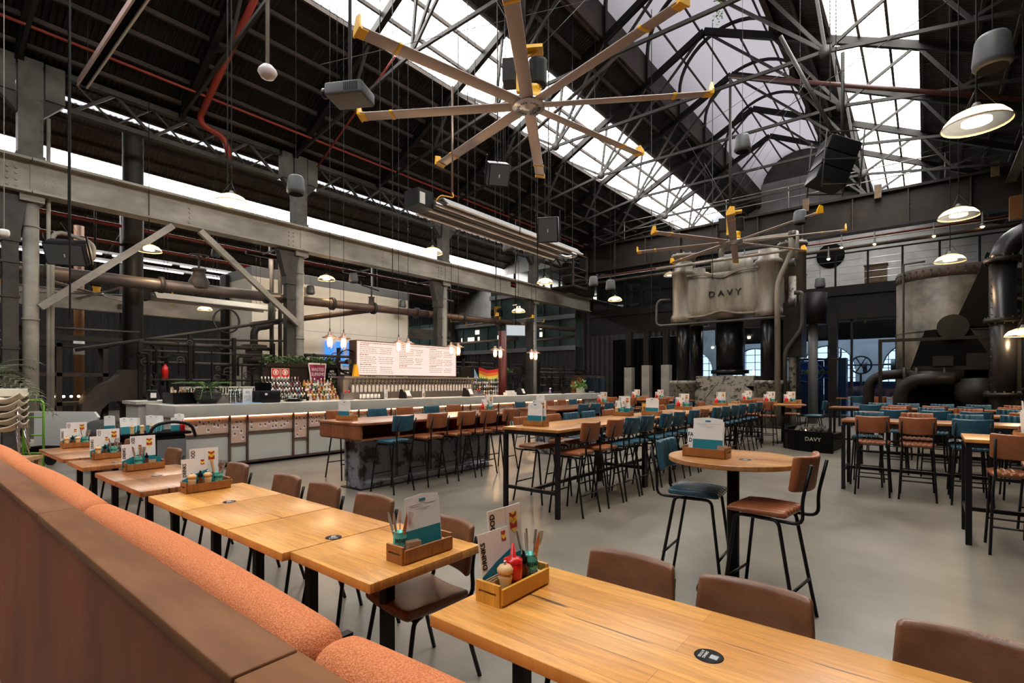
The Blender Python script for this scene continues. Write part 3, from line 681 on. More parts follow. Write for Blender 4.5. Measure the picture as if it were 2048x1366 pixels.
m2 = MB(); m2.lathe([(.001, .3), (.16, .3), (.16, .8), (.3, .9), (.3, 1.15), (.42, 1.2), (.45, 1.4), (.42, 1.6), (.32, 1.66), (.32, 1.72), (.001, 1.75)], (.55, -1.0, 0), 24); m2.build('pump_bowl', M_dark, g)
m2 = MB(); m2.cyl((-.9, -.7, 1.75), (.3, -.7, 1.75), .2, 16)
for x in (-.9, -.65, -.1): m2.cyl((x, -.7, 1.75), (x + .06, -.7, 1.75), .28, 16)
m2.build('flanged_pipe', M_dark, g)
m2 = MB(); m2.box(-1.4, 1.3, -.85, -.8, 2.7, 2.78); m2.box(-1.42, -1.34, -.86, -.78, 0, 2.78); m2.box(1.22, 1.3, -.86, -.78, 0, 2.9); m2.box(.95, 1.0, -.8, -.75, 2.7, 4.9); m2.build('pipe_frame', M_dark, g)
m2 = MB(); m2.prism([(.1, 3.05), (1.3, 3.05), (1.1, 4.7), (.75, 4.9), (.6, 4.4)], -.2, .4, 'y'); m2.build('upper_casting', M_blackm, g)
for i, (u, up, lb) in enumerate(((1737, 1.85, 'large black curved pipe rising from the floor, farther of the pair'), (1800, 1.72, 'large black curved pipe rising from the floor, nearer of the pair'))):
    y = 17.3 - i * .9; a = aty(u, 766, y)
    o = MB().tube(fillet([(a.x, y, 0), (a.x, y, up - .03), (a.x + .95 + .1 * i, y, up + .02)], .5, 8), .13 + .02 * i, 16)
    tag(o.build('curved_pipe', M_dark), lb, 'pipe')
M_pipe = mat('black_gloss_pipe', (0.018, 0.018, 0.019), 0.32, 0.5)
g = thing('vertical_pipe', 'massive black flanged pipe with top elbow at the right edge', 'pipe', (1.37, 16.0, 0))
MB().tube([(0, 0, 0), (0, 0, 4.4)], .235, 28).build('pipe_run', M_pipe, g)
MB().tube([(0, 0, 4.4)] + arc((.6, 0, 4.4), .6, PI, PI / 2, 8)[1:] + [(2.5, 0, 5.0)], .235, 24).build('elbow', M_pipe, g)
for z in (1.35, 3.03, 4.4):
    m2 = MB(); m2.cyl((0, 0, z - .05), (0, 0, z + .05), .33, 24)
    for k in range(12): m2.cyl((.29 * math.cos(k * PI / 6), .29 * math.sin(k * PI / 6), z - .09), (.29 * math.cos(k * PI / 6), .29 * math.sin(k * PI / 6), z + .09), .02, 6)
    m2.build('flange', M_dark, g)
m2 = MB()
for k in range(26): m2.cyl((-.2, -.13, .3 + k * .16), (-.21, -.135, .3 + k * .16), .014, 6)
m2.build('rivets', M_steel, g)
g = thing('vertical_pipe', 'second black pipe behind the massive one, cut by the right edge', 'pipe', (2.15, 18.2, 0))
MB().tube([(0, 0, 0), (0, 0, 3.4)], .26, 20).build('pipe_run', M_pipe, g); MB().tube([(0, 0, 3.4)] + arc((-.45, 0, 3.4), .45, 0, PI / 2, 7)[1:], .26, 20).build('elbow', M_pipe, g)
MB().cyl((0, 0, 1.4), (0, 0, 1.5), .36, 24).build('flange', M_dark, g)
tag(MB().tube(fillet([(1.9, 14.9, .55), (1.9, 14.9, .9), (3.4, 14.9, 1.0)], .2), .2, 16).build('low_pipe', M_pipe), 'short black pipe bend behind the right high tables', 'pipe')
# copper/amber column top right, cable tray
o = MB().box(-.25, .25, -.1, .1, .9, 1.6).build('amber_panel', mat('copper_sheet', (0.20, 0.085, 0.025), .3, .6, var=.2), None, PY(2042, 500, 21)); tag(o, 'amber copper panel high at the right edge', 'panel')
for i, (x, y0, y1, z) in enumerate(((2.45, 6, 27.0, 8.95), (2.9, 9, 27.5, 8.2))):
    g = thing('cable_tray', '%s pale slotted cable tray running below the right roof slope' % ('wider' if i == 0 else 'narrower'), 'cable tray', (x, 0, z))
    MB().box(-.14, .14, y0, y1, 0, .02).build('tray_base', M_steel_l, g)
    for s in (-1, 1): MB().box(s * .14 - .01, s * .14 + .01, y0, y1, 0, .07).build('tray_lip', M_chrome, g)
g = thing('curtain_track', 'dark heavy curtain hanging along the black far wall', 'curtain', (-12.4, 27.7, 0))
mb = MB(); n = 90
for i in range(n):
    x0 = -2.2 + 4.4 * i / n; x1 = -2.2 + 4.4 * (i + 1) / n
    y0, y1 = .08 * math.sin(i * 1.1), .08 * math.sin((i + 1) * 1.1); mb.add([(x0, y0, .05), (x1, y1, .05), (x1, y1, 4.2), (x0, y0, 4.2)], [(0, 1, 2, 3)], True)
mb.build('drape', M_blackm, g); MB().cyl((-2.3, 0, 4.22), (2.3, 0, 4.22), .03, 8).build('rail', M_steel, g)
for i, u in enumerate((1259, 1294, 1333)):
    p = aty(u, 790, 26.8)
    o = MB().box(-.22, .22, -.22, .22, 0, 2.6 if i else 2.5).build('concrete_pier', M_steel_l, None, (p.x, 26.8, 0)); tag(o, 'pale square pier at the foot of the dark far wall, %s of three' % ['left', 'middle', 'right'][i], 'pier')
    q = MB().box(-.15, .15, -.15, .15, 2.6, 4.5).build('dark_post', M_dark, o)
# ================================================================ FURNITURE
M_wood = wood('messmate_table_wood', (0.54, 0.225, 0.042), (0.72, 0.345, 0.080), (0.07, 0.026, 0.01), 'x', 0.33, 0.135, coat=.2, vein=.70, plen=1.7)
M_wood_y = wood('messmate_long_wood', (0.36, 0.145, 0.036), (0.52, 0.235, 0.065), (0.05, 0.022, 0.012), 'y', 0.32, 0.1, plen=1.3)
M_wood_r = wood('red_gum_wood', (0.22, 0.07, 0.026), (0.30, 0.105, 0.042), (0.06, 0.02, 0.012), 'y', 0.28, 0.16, coat=.4, plen=2.5)
M_wood_f = wood('worn_table_wood', (0.27, 0.10, 0.033), (0.46, 0.20, 0.07), (0.04, 0.018, 0.01), 'x', 0.26, 0.12, coat=.45, vein=.68)
M_box = wood('caddy_wood', (0.30, 0.115, 0.03), (0.42, 0.18, 0.05), (0.12, 0.05, 0.02), 'x', 0.45, 0.5, plen=3)
M_boxy = wood('yellow_caddy_wood', (0.60, 0.30, 0.035), (0.72, 0.38, 0.06), (0.25, 0.1, 0.02), 'y', 0.4, 0.5, plen=3)
M_lth = mat('brown_leather', (0.12, 0.050, 0.024), 0.38, col2=(0.20, 0.092, 0.050), scale=7, bump=0.12, bscale=90, spec=.45)
M_tan = mat('tan_leather', (0.23, 0.066, 0.022), 0.36, col2=(0.32, 0.105, 0.04), scale=6, bump=0.1, bscale=90, spec=.5)
M_teal = mat('teal_leather', (0.010, 0.060, 0.098), 0.36, col2=(0.020, 0.092, 0.14), scale=6, bump=0.1, bscale=90, spec=.5)
M_orange = mat('orange_wool', (0.56, 0.165, 0.062), 0.95, col2=(0.78, 0.29, 0.135), scale=260, bump=0.6, bscale=330, det=2, spec=.15, contrast=(.38, .62))
M_corten = mat('brown_laminate', (0.16, 0.046, 0.024), 0.55, col2=(0.34, 0.10, 0.040), scale=2.4, stretch=(1, 1, .45), det=9, bump=.06, contrast=(.32, .75), spec=.2)
M_cap = mat('brown_cap', (0.125, 0.048, 0.018), 0.55, spec=.2, col2=(0.22, 0.095, 0.04), scale=9, stretch=(.25, 1, 1), det=7)
M_card = mat('white_card', (0.78, 0.77, 0.74), 0.6); M_tealc = mat('teal_card', (0.01, 0.20, 0.25), 0.5); M_ink = mat('black_ink', (0.006, 0.006, 0.007), 0.5, spec=.15)
M_greyink = mat('grey_ink', (0.35, 0.36, 0.38), 0.6); M_redc = mat('red_emblem', (0.42, 0.03, 0.02), 0.5); M_yelc = mat('yellow_emblem', (0.80, 0.62, 0.06), 0.5)
M_can = mat('mint_can', (0.10, 0.50, 0.42), 0.3, .2, var=.1, scale=12); M_ketch = mat('red_bottle', (0.62, 0.012, 0.012), 0.3)
M_mill = mat('pale_beech', (0.70, 0.46, 0.22), 0.5, var=.1); M_sauce = mat('brown_sauce_glass', (0.10, 0.035, 0.012), 0.12, coat=.5); M_kraft = mat('kraft_paper', (0.46, 0.32, 0.20), 0.8, var=.1)

# ---- banquette running along the near left
BX0, BX1 = -10.6, .2
g = thing('banquette', 'long brown panelled banquette back with orange wool cushions in the foreground', 'banquette', (0, .45, 0))
MB().box(BX0, BX1, -.045, .05, 0, 1.07).build('back_panel', M_corten, g)
joints = [.2, -.95, -2.75, -4.55, -6.35, -8.15, -10.6]
for a, b in zip(joints, joints[1:]):
    MB().rbox(((a + b) / 2, 0.0, 1.085), (a - b - .008, .125, .03), .006, k=2).build('cap', M_cap, g)
    def w_(x, y, z): return (x, y, z)
    L_ = a - b - .012
    MB().rbox(((a + b) / 2, .125, .80), (L_, .125, .62), .055, k=5, nx=14, nz=6, warp=lambda x, y, z, L_=L_: (x, y + (.012 if y > 0 else 0) * math.cos(x / L_ * PI), z + (.014 * math.cos(x / L_ * PI) if z > .2 else 0))).build('back_cushion', M_orange, g)
    MB().rbox(((a + b) / 2, .36, .43), (L_, .46, .11), .04, k=4, nx=6).build('seat_cushion', M_orange, g)
MB().box(BX0, BX1, .06, .56, .08, .375).build('seat_base', M_corten, g)
MB().box(BX0, BX1, .06, .50, 0, .08).build('plinth', M_black, g)

# ---- low dining tables
def low_table(x0, x1, label, m, dz=0.0, dy=0.0, legs=None):
    w = x1 - x0; g = thing('dining_table', label, 'table', ((x0 + x1) / 2, 1.645 + dy, 0), 0, 'low timber tables along the banquette')
    MB().rbox((0, 0, .7275 + dz), (w - .006, .70, .045), .004, k=2).build('tabletop', m, g)
    for lx in (legs or (-w / 2 + .2, w / 2 - .2)):
        m2 = MB(); m2.box(lx - .028, lx + .028, -.028, .028, .02, .715 + dz); m2.build('leg', M_black, g)
        m2 = MB(); m2.box(lx - .03, lx + .03, -.27, .27, 0, .02); m2.box(lx - .22, lx + .22, -.03, .03, 0, .02); m2.build('foot', M_black, g)
        MB().box(lx - .03, lx + .03, -.3, .3, .69 + dz, .715 + dz).build('top_bracket', M_black, g)
    return g
low_table(-1.45, .25, 'golden timber table nearest the camera, cut by the bottom edge', M_wood, 0, 0, (-.68, .6))
low_table(-2.545, -1.86, 'square timber table at the right end of the joined row, set slightly forward', M_wood, .0, .03, (0,))
low_table(-3.22, -2.55, 'square timber table with the middle black disc, in the joined row', M_wood, 0, -.01, (0,))
low_table(-3.93, -3.225, 'square timber table in the joined row, third from its right end', M_wood, 0, -.01, (0,))
low_table(-4.64, -3.935, 'square timber table at the left end of the joined row', M_wood, 0, -.01, (0,))
low_table(-5.545, -4.86, 'worn reddish timber table, right one of the third group', M_wood_f, 0, 0, (0,))
low_table(-6.25, -5.55, 'worn reddish timber table, left one of the third group', M_wood_f, 0, 0, (0,))
low_table(-7.42, -6.72, 'worn timber table standing alone as the fourth group', M_wood_f, 0, 0, (0,))
low_table(-8.32, -7.62, 'worn timber table, right one of the farthest pair', M_wood_f, 0, 0, (0,))
low_table(-9.05, -8.33, 'worn timber table, left one of the farthest pair by the white board', M_wood_f, 0, 0, (0,))

# ---- low chair prototype, sitter looks to -y
def make_low_chair(label, loc, rz):
    g = thing('dining_chair', label, 'chair', loc, rz, 'brown leather dining chairs along the low tables')
    MB().rbox((0, -.01, .455), (.43, .42, .055), .027, k=4, nx=6, ny=6, warp=lambda x, y, z: (x * (1 - .10 * max(0, y) / .2), y, z + .012 * (x / .2) ** 2 - .006)).build('seat', M_lth, g)
    MB().rbox((0, .235, .70), (.43, .045, .27), .022, k=4, nx=8, nz=5, warp=lambda x, y, z: (x * (1 - .05 * (z > 0) * z / .13), y - .045 * (x / .21) ** 2 + .16 * z, z)).build('backrest', M_lth, g)
    for s in (-1, 1):
        MB().tube(fillet([(s * .17, -.10, .425), (s * .19, -.16, .42), (s * .215, -.235, 0)], .05), .012, 8).build('leg', M_black, g)
        MB().tube(fillet([(s * .17, .08, .425), (s * .19, .13, .42), (s * .215, .25, 0)], .05), .012, 8).build('leg', M_black, g)
        MB().tube(fillet([(s * .17, -.02, .425), (s * .185, .235, .43), (s * .185, .215, .60), (s * .18, .26, .76)], .1), .012, 8).build('back_post', M_black, g)
    MB().tube([(-.18, -.15, .418), (.18, -.15, .418)], .010, 8).build('seat_rail', M_black, g)
    MB().tube([(-.18, .12, .418), (.18, .12, .418)], .010, 8).build('seat_rail', M_black, g)
    return g
ch0 = make_low_chair('brown leather chair tucked at the left end of the nearest table', (-1.04, 1.93, 0), 0)
for x, y, rz, lb in ((-.52, 1.92, 0, 'brown leather chair at the middle of the nearest table'),
                     (.13, 1.92, 0, 'brown leather chair at the right end of the nearest table, cut by the frame'),
                     (-2.16, 1.86, -.12, 'brown leather chair pulled askew behind the upright menu, its whole seat showing'),
                     (-2.98, 1.95, 0, 'brown leather chair behind the middle joined table'),
                     (-3.62, 1.95, 0, 'brown leather chair behind the right half of the long disc table'),
                     (-4.2, 1.95, 0, 'brown leather chair behind the left half of the long disc table'),
                     (-5.2, 1.97, 0, 'brown leather chair behind the third table group, right side'),
                     (-7.0, 1.99, 0, 'brown leather chair behind the fourth table group'),
                     (-8.55, 1.98, .1, 'farthest brown leather chair, half hidden by the menus and bin')):
    dup(ch0, (x, y, 0), rz, lb)

# ---- bar stools
def make_stool(label, leather, loc, rz, group, kind):
    g = thing('bar_stool', label, 'stool', loc, rz, group)
    def rib(x, w=.062): return abs(math.sin(PI * x / w))
    MB().rbox((0, -.01, .755), (.41, .39, .05), .024, k=3, nx=36, ny=3, warp=lambda x, y, z: (x * (1 - .08 * max(0, y) / .19), y, z + (.012 * rib(x) - .008 if z > 0 else 0) - .02 * (1 if y < -.15 else 0) * (z > 0) * ((-y - .15) / .05))).build('seat', leather, g)
    MB().rbox((0, .285, 1.025), (.41, .04, .235), .019, k=3, nx=36, nz=3, warp=lambda x, y, z: (x, y - (.012 * rib(x) if y < 0 else 0) - .05 * (x / .2) ** 2 + .14 * z, z + .01 * (x / .2) ** 2)).build('backrest', leather, g)
    for s in (-1, 1):
        MB().tube(fillet([(s * .16, -.06, .712), (s * .17, -.15, .712), (s * .205, -.235, 0)], .06), .0125, 8).build('leg', M_black, g)
        MB().tube(fillet([(s * .16, .04, .712), (s * .17, .13, .712), (s * .205, .255, 0)], .06), .0125, 8).build('leg', M_black, g)
        MB().tube(fillet([(s * .155, -.06, .709), (s * .165, .28, .709), (s * .172, .270, .85), (s * .172, .325, 1.10)], .11), .0115, 8).build('back_post', M_black, g)
        MB().tube([(s * .16, -.08, .712), (s * .16, .08, .712)], .0125, 8).build('seat_rail', M_black, g)
    MB().tube([(-.193, -.205, .26), (.193, -.205, .26)], .010, 8).build('footrest', M_black, g)
    MB().tube([(-.193, .215, .26), (.193, .215, .26)], .010, 8).build('footrest', M_black, g)
    return g
H = PI / 2
stB = make_stool('tan ribbed bar stool pulled to the right of the round table', M_tan, (-.86, 3.90, 0), -H - .12 + PI * 0, 'bar stools at the round table', 'B')
stT = make_stool('teal ribbed bar stool on the left of the round table', M_teal, (-1.44, 4.17, 0), H + .08, 'bar stools at the round table', 'T')
def stool(c, x, y, rz, label, group): return dup(stB if c == 'B' else stT, (x, y, 0), rz, label, group)
NM = {'B': 'tan', 'T': 'teal'}
G = 'bar stools along the long timber table'
for i, (c, y) in enumerate(zip('BBTTTTTBTTTTTT', (5.46, 6.1, 6.6, 7.1, 7.8, 8.36, 9.05, 9.58, 10.3, 10.9, 11.55, 12.15, 12.9, 13.6))):
    stool(c, -3.42, y, -H, '%s bar stool on the right side of the long table, %s from its near end' % (NM[c], ORD[i]), G)
for i, (c, y) in enumerate(zip('BBTTBTBBTTB', (5.7, 6.42, 6.95, 7.5, 8.2, 8.95, 9.9, 10.5, 11.1, 12.2, 13.1))):
    stool(c, -4.17, y, H, '%s ribbed stool on the bar side of the long table, %s from its near end' % (NM[c], ORD[i]), G)
G = 'bar stools around the painted steel island'
for i, (c, y) in enumerate(zip('TBBBB', (4.82, 5.52, 6.18, 6.74, 7.34))):
    stool(c, -6.22, y, -H + (.1 if i == 0 else 0), '%s bar stool in front of the painted island, %s from its near end' % (NM[c], ORD[i]), G)
for i, (c, y) in enumerate(zip('BTBTB', (5.0, 5.85, 6.5, 7.2, 7.85))):
    stool(c, -7.75, y, H, '%s ribbed stool between the painted island and the bar, %s from its near end' % (NM[c], ORD[i]), G)
G = 'bar stools around the farther island'
for i, (c, y) in enumerate(zip('TTT', (9.95, 10.5, 11.15))):
    stool(c, -6.22, y, -H, 'teal bar stool in front of the farther island, %s from its near end' % ORD[i], G)
for i, (c, y) in enumerate(zip('TBBT', (10.2, 11.5, 12.1, 12.7))):
    stool(c, -7.75, y, H, '%s ribbed stool between the farther island and the bar, %s from its near end' % (NM[c], ORD[i]), G)
G = 'bar stools at the right hand high tables'
for r, (y, near, far, nx, fx) in enumerate(((6.85, 'B', 'B', (.68,), (1.0,)), (9.2, 'BBT', 'TBTT', (-.59, -.08, .48), (-.72, -.1, .47, 1.05)), (11.6, 'TTTB', 'BTBT', (-.43, .15, .66, 1.25), (-.48, .09, .62, 1.2)), (13.9, 'TBBTB', 'TTTTB', (-.93, -.42, .16, .7, 1.3), (-.85, -.3, .3, .9, 1.5)))):
    rn = ('nearest', 'second', 'third', 'farthest')[r]
    for i, c in enumerate(near): stool(c, nx[i], y - .03, PI, '%s stool, camera side of the %s right hand high table, %s from left' % (NM[c], rn, ORD[i]), G)
    for i, c in enumerate(far): stool(c, fx[i], y + .78, 0, '%s ribbed stool, window side of the %s right hand high table, %s from left' % (NM[c], rn, ORD[i]), G)
G = 'bar stools at the far round tables'
for i, (c, x, y, rz, w) in enumerate((('B', -3.25, 14.75, PI, 'nearest the camera'), ('T', -2.3, 15.6, -H, 'on its right'), ('B', -3.75, 15.3, H, 'on its left'), ('B', -2.9, 16.05, 0, 'on its window side'))):
    stool(c, x, y, rz, '%s stool at the nearer far round table, %s' % (NM[c], w), G)
for i, (c, x, y, rz, w) in enumerate((('B', -4.75, 16.5, H, 'on its left'), ('B', -4.1, 17.3, 0, 'behind it'), ('B', -3.9, 15.95, PI, 'in front of it'))):
    stool(c, x, y, rz, '%s stool at the farther far round table, %s' % (NM[c], w), G)
G = 'bar stools at the far cross table'
for i, (c, x, y, rz) in enumerate((('B', -8.3, 15.9, PI), ('B', -7.6, 15.9, PI), ('B', -6.5, 15.9, PI), ('T', -5.95, 15.9, PI), ('B', -7.9, 17.1, 0), ('B', -7.0, 17.1, 0))):
    stool(c, x, y, rz, '%s stool at the far cross table before the black wall, %s of six' % (NM[c], ORD[i]), G)
G = 'stools at the shopfront counter'
for i, (c, x) in enumerate((('T', -1.9), ('B', -1.25), ('T', -.6))):
    stool(c, x, 22.3, PI, '%s stool at the timber counter by the glass shopfront, %s from the left' % (NM[c], ORD[i]), G)
g = thing('window_counter', 'narrow timber counter by the glass shopfront', 'counter', (-1.3, 22.75, 0))
MB().box(-1.3, 1.3, -.2, .2, 1.03, 1.07).build('worktop', M_wood_f, g)
for x in (-1.2, 1.2): MB().box(x - .03, x + .03, -.15, .15, 0, 1.03).build('leg', M_black, g)

# ---- high tables
def high_table(cx_, cy_, lx, ly, label, m, group, z=1.06, low=True):
    g = thing('high_table', label, 'table', (cx_, cy_, 0), 0, group)
    MB().rbox((0, 0, z - .0175), (lx, ly, .035), .004, k=2).build('tabletop', m, g)
    hx, hy = lx / 2 - .03, ly / 2 - .03; m2 = MB()
    for s in (-1, 1): m2.box(-hx, hx, s * hy - .02, s * hy + .02, z - .085, z - .035); m2.box(s * hx - .02, s * hx + .02, -hy, hy, z - .085, z - .035)
    m2.build('frame', M_black, g)
    for a in (-1, 1):
        for b in (-1, 1): MB().box(a * hx - .025, a * hx + .025, b * hy - .025, b * hy + .025, 0, z - .085).build('leg', M_black, g)
    if ly > lx:
        for a in (-1, 1): MB().box(-hx, hx, a * hy - .02, a * hy + .02, .28, .32).build('rail', M_black, g)
        MB().box(-.02, .02, -hy, hy, .28, .32).build('stretcher', M_black, g)
    else:
        for a in (-1, 1): MB().box(a * hx - .02, a * hx + .02, -hy, hy, .28, .32).build('rail', M_black, g)
        MB().box(-hx, hx, -.02, .02, .28, .32).build('stretcher', M_black, g)
    return g
for i in range(4):
    high_table(-3.79, 5.02 + 1.225 + 2.455 * i, .86, 2.45, 'long timber high table on black legs, %s length from the camera' % ORD[i], M_wood_y, 'end to end lengths of the long high table')
for i, (y, x0) in enumerate(((7.2, .31), (9.6, -1.0), (12.0, -1.02), (14.3, -1.75))):
    high_table(x0 + 1.6, y, 3.2, .76, 'timber high table on black legs at the right, %s row from the camera' % ORD[i], M_wood_f if i else M_wood, 'right hand high tables')
high_table(-7.2, 16.5, 2.6, .76, 'timber high table set crosswise before the black far wall', M_wood_f, 'far high tables')
M_round = wood('round_top_wood', (0.34, 0.135, 0.04), (0.58, 0.29, 0.10), (0.09, 0.035, 0.015), 'x', 0.32, 0.11, plen=.5, vein=.66)
def round_table(x, y, r, label):
    g = thing('round_high_table', label, 'table', (x, y, 0), .5, 'round high tables')
    MB().lathe([(.001, 1.015), (r - .004, 1.015), (r, 1.02), (r, 1.046), (r - .004, 1.05), (.001, 1.05)], (0, 0, 0), 48, smooth=False).build('tabletop', M_round, g)
    MB().cyl((0, 0, .02), (0, 0, 1.0), .045, 20).build('post', M_black, g)
    MB().lathe([(.001, .028), (.18, .026), (.265, .014), (.27, 0), (.001, 0)], (0, 0, 0), 36).build('base', M_black, g)
    MB().box(-.2, .2, -.03, .03, 1.0, 1.015).build('top_bracket', M_black, g)
round_table(-1.15, 4.13, .475, 'round timber high table on a black post in the foreground')
round_table(-3.0, 15.4, .55, 'round timber high table before the great press, nearer of two')
round_table(-4.1, 16.6, .55, 'round timber high table before the great press, farther of two')

# ---- islands: red timber tops over painted steel plinths
M_plinth = mat('flaked_steel_plinth', (0.05, 0.04, 0.035), 0.45, .3, col2=(0.26, 0.27, 0.31), scale=4.5, det=10, bump=.4, bscale=14, stretch=(1, .7, 1), contrast=(.42, .50))
def island(y0, y1, label):
    g = thing('bar_island', label, 'table', (-6.84, (y0 + y1) / 2, 0), 0, 'painted steel islands'); L_ = (y1 - y0) / 2
    MB().rbox((0, 0, 1.02), (1.12, 2 * L_, .035), .004, k=2).build('tabletop', M_wood_r, g)
    m2 = MB()
    for s in (-1, 1):
        m2.box(-.53, .53, s * (L_ - .03) - .015, s * (L_ - .03) + .015, .8, 1.0)
    m2.box(-.53, .53, -L_ + .03, L_ - .03, .78, .80)
    n = 5
    for k in range(n + 1):
        y = -L_ + .05 + (2 * L_ - .1) * k / n; m2.box(-.53, .53, y - .012, y + .012, .8, 1.0)
    m2.box(-.03, .03, -L_ + .04, L_ - .04, .8, 1.0); m2.build('cubby_shelf', M_wood_r, g)
    Lb = L_ - .27
    m2 = MB(); m2.prism([(-.20, 0), (.20, 0), (.20, .08), (.16, .14), (.16, .66), (.20, .70), (.20, .78), (-.20, .78), (-.20, .70), (-.16, .66), (-.16, .14), (-.20, .08)], -Lb, Lb, 'y')
    for k in range(5): y = -Lb + 2 * Lb * k / 4; m2.box(.155, .2, y - .03, y + .03, .1, .7); m2.box(-.2, -.155, y - .03, y + .03, .1, .7)
    m2.build('plinth', M_plinth, g)
    MB().box(-.26, .26, -Lb - .06, Lb + .06, 0, .012).build('base_plate', M_dark, g)
island(4.3, 7.75, 'island with red timber top on a flaking painted steel plinth')
island(9.3, 12.95, 'farther red timber topped island on a painted steel plinth')

# ================================================================ TABLE TOP THINGS
def menu_proto(kind, label, cat='menu'):
    if kind == 'food':
        g = thing('food_menu', label, cat); w, h = .215, .325
        MB().box(-w / 2, w / 2, -.002, .002, 0, h).build('card', M_card, g)
        MB().box(-w / 2, w / 2, -.003, -.002, 0, .12).build('teal_band', M_tealc, g)
        text('lettering', 'FOOD', .042, M_ink, g, frame((-w / 2 + .026, -.003, h - .062), (0, 0, 1), (-1, 0, 0)), .0004, sx=.8, bold=.0007)
        m2 = MB(); m2.m = 0; m2.prism([(.03, h - .10), (.078, h - .10), (.078, h - .03), (.03, h - .03)], -.003, -.0021, 'y'); m2.prism([(.036, h - .10), (.072, h - .10), (.054, h - .12)], -.003, -.0021, 'y')
        m2.m = 1; m2.prism([(.03, h - .045), (.054, h - .058), (.078, h - .045), (.078, h - .068), (.054, h - .082), (.03, h - .068)], -.0034, -.003, 'y'); m2.prism([(.034, h - .03), (.074, h - .03), (.054, h - .042)], -.0034, -.003, 'y'); m2.prism([(.036, h - .10), (.072, h - .10), (.054, h - .12)], -.0034, -.003, 'y')
        m2.build('emblem', [M_redc, M_yelc], g); text('emblem_lettering', 'LTG', .017, M_ink, g, frame((.054, -.0037, h - .065), (1, 0, 0), (0, 0, 1)), .0002)
        MB().box(.004, .0045, -.0026, -.002, .05, h).build('fold_line', M_greyink, g)
    elif kind == 'drinks':
        g = thing('drinks_menu', label, cat); w, h = .19, .25
        MB().box(-w / 2, w / 2, -.002, .002, 0, h).build('card', M_card, g)
        m2 = MB(); m2.prism([(-w / 2, 0), (w / 2, 0), (w / 2, .155), (0, .125), (-w / 2, .085)], -.003, -.0021, 'y'); m2.build('teal_band', M_tealc, g)
        text('lettering', 'DRINKS', .036, M_ink, g, frame((-w / 2 + .022, -.003, h - .088), (0, 0, 1), (-1, 0, 0)), .0004, sx=.85, bold=.0007)
        m2 = MB(); m2.m = 0; m2.box(.045, .072, -.003, -.0021, h - .055, h - .015); m2.m = 1; m2.prism([(.045, h - .026), (.0585, h - .034), (.072, h - .026), (.072, h - .04), (.0585, h - .05), (.045, h - .04)], -.0034, -.003, 'y'); m2.build('emblem', [M_redc, M_yelc], g)
    elif kind == 'board':
        g = thing('clipboard_menu', label, cat); w, h = .225, .295
        MB().box(-w / 2 + .008, w / 2 + .008, 0, .004, 0, h - .03).build('back_sheet', M_card, g)
        m2 = MB(); m2.prism([(-w / 2, 0), (w / 2, 0), (w / 2 - .002, h - .012), (0, h), (-w / 2 + .002, h - .010)], -.004, -.001, 'y'); m2.build('card', M_card, g)
        MB().box(-w / 2, w / 2, -.005, -.004, 0, .125).build('teal_band', M_tealc, g)
        MB().box(-.02, .02, -.006, -.004, h - .035, h - .023).build('clip', M_tealc, g)
        m2 = MB()
        for z, a, b in ((.05, -.09, -.01), (.05, .01, .09), (.058, -.08, .0), (.07, -.05, .05), (.078, -.02, .03)): m2.box(a, b, -.0046, -.004, h - z - .002, h - z)
        m2.build('small_print', M_greyink, g)
    elif kind == 'flyer':
        g = thing('teal_flyer', label, cat); MB().box(-.04, .04, -.002, .002, 0, .11).build('card', M_tealc, g)
    elif kind == 'dark':
        g = thing('dark_flyer', label, cat); MB().box(-.065, .065, -.002, .002, 0, .16).build('card', mat('dark_flyer_print', (.04, .03, .025), .5, var=.5, scale=30), g)
        text('lettering', 'DRAFT\nPICK', .04, M_card, g, frame((0, -.003, .09), (1, 0, 0), (0, 0, 1)), .0003)
    elif kind == 'tan_sheet':
        g = thing('fa_menu', label, cat); g.name = 'specials_menu'; MB().box(-.06, .06, -.002, .002, 0, .2).build('card', M_card, g)
        text('lettering', 'FA\nD', .045, M_ink, g, frame((-.035, -.003, .13), (1, 0, 0), (0, 0, 1)), .0004, bold=.001, sx=.8)
    return g
MP = {}
def place(proto_fn, key, M, label, group):
    """build a thing on first use, copy it and its parts afterwards"""
    if key not in MP: MP[key] = proto_fn(label); o = MP[key]; o['label'] = label
    else: o = dup(MP[key], (0, 0, 0), 0, label)
    o['group'] = group; o.matrix_world = M; return o
def can_(lb):
    g = thing('cutlery_can', lb, 'can'); MB().lathe([(.001, .0), (.028, 0), (.034, .01), (.034, .112), (.028, .122), (.03, .127), (.026, .127), (.026, .03), (.001, .03)], (0, 0, 0), 20).build('body', M_can, g)
    text('lettering', 'BREWDOG', .026, M_ink, g, frame((0, -.0345, .088), (1, 0, 0), (0, 0, 1)), .0004, sx=.62, bold=.0005, bend=.0345)
    text('lettering', 'HAZY', .024, M_card, g, frame((0, -.0345, .056), (1, 0, 0), (0, 0, 1)), .0004, sx=.8, bend=.0345); return g
def ketch_(lb):
    g = thing('sauce_bottle', lb, 'bottle'); MB().lathe([(.001, 0), (.038, 0), (.040, .006), (.037, .055), (.040, .10), (.038, .130), (.001, .130)], (0, 0, 0), 20).build('body', M_ketch, g)
    MB().lathe([(.040, .126), (.040, .137), (.022, .146), (.013, .152), (.006, .20), (.001, .20)], (0, 0, 0), 16).build('nozzle', M_ketch, g); return g
def mill_(lb):
    g = thing('pepper_mill', lb, 'pepper mill'); MB().lathe([(.001, 0), (.028, 0), (.029, .012), (.022, .045), (.029, .085), (.028, .093), (.020, .098), (.032, .106), (.033, .118), (.022, .133), (.001, .138)], (0, 0, 0), 20).build('body', M_mill, g)
    MB().ball((0, 0, .144), .008, 8).build('knob', M_chrome, g); return g
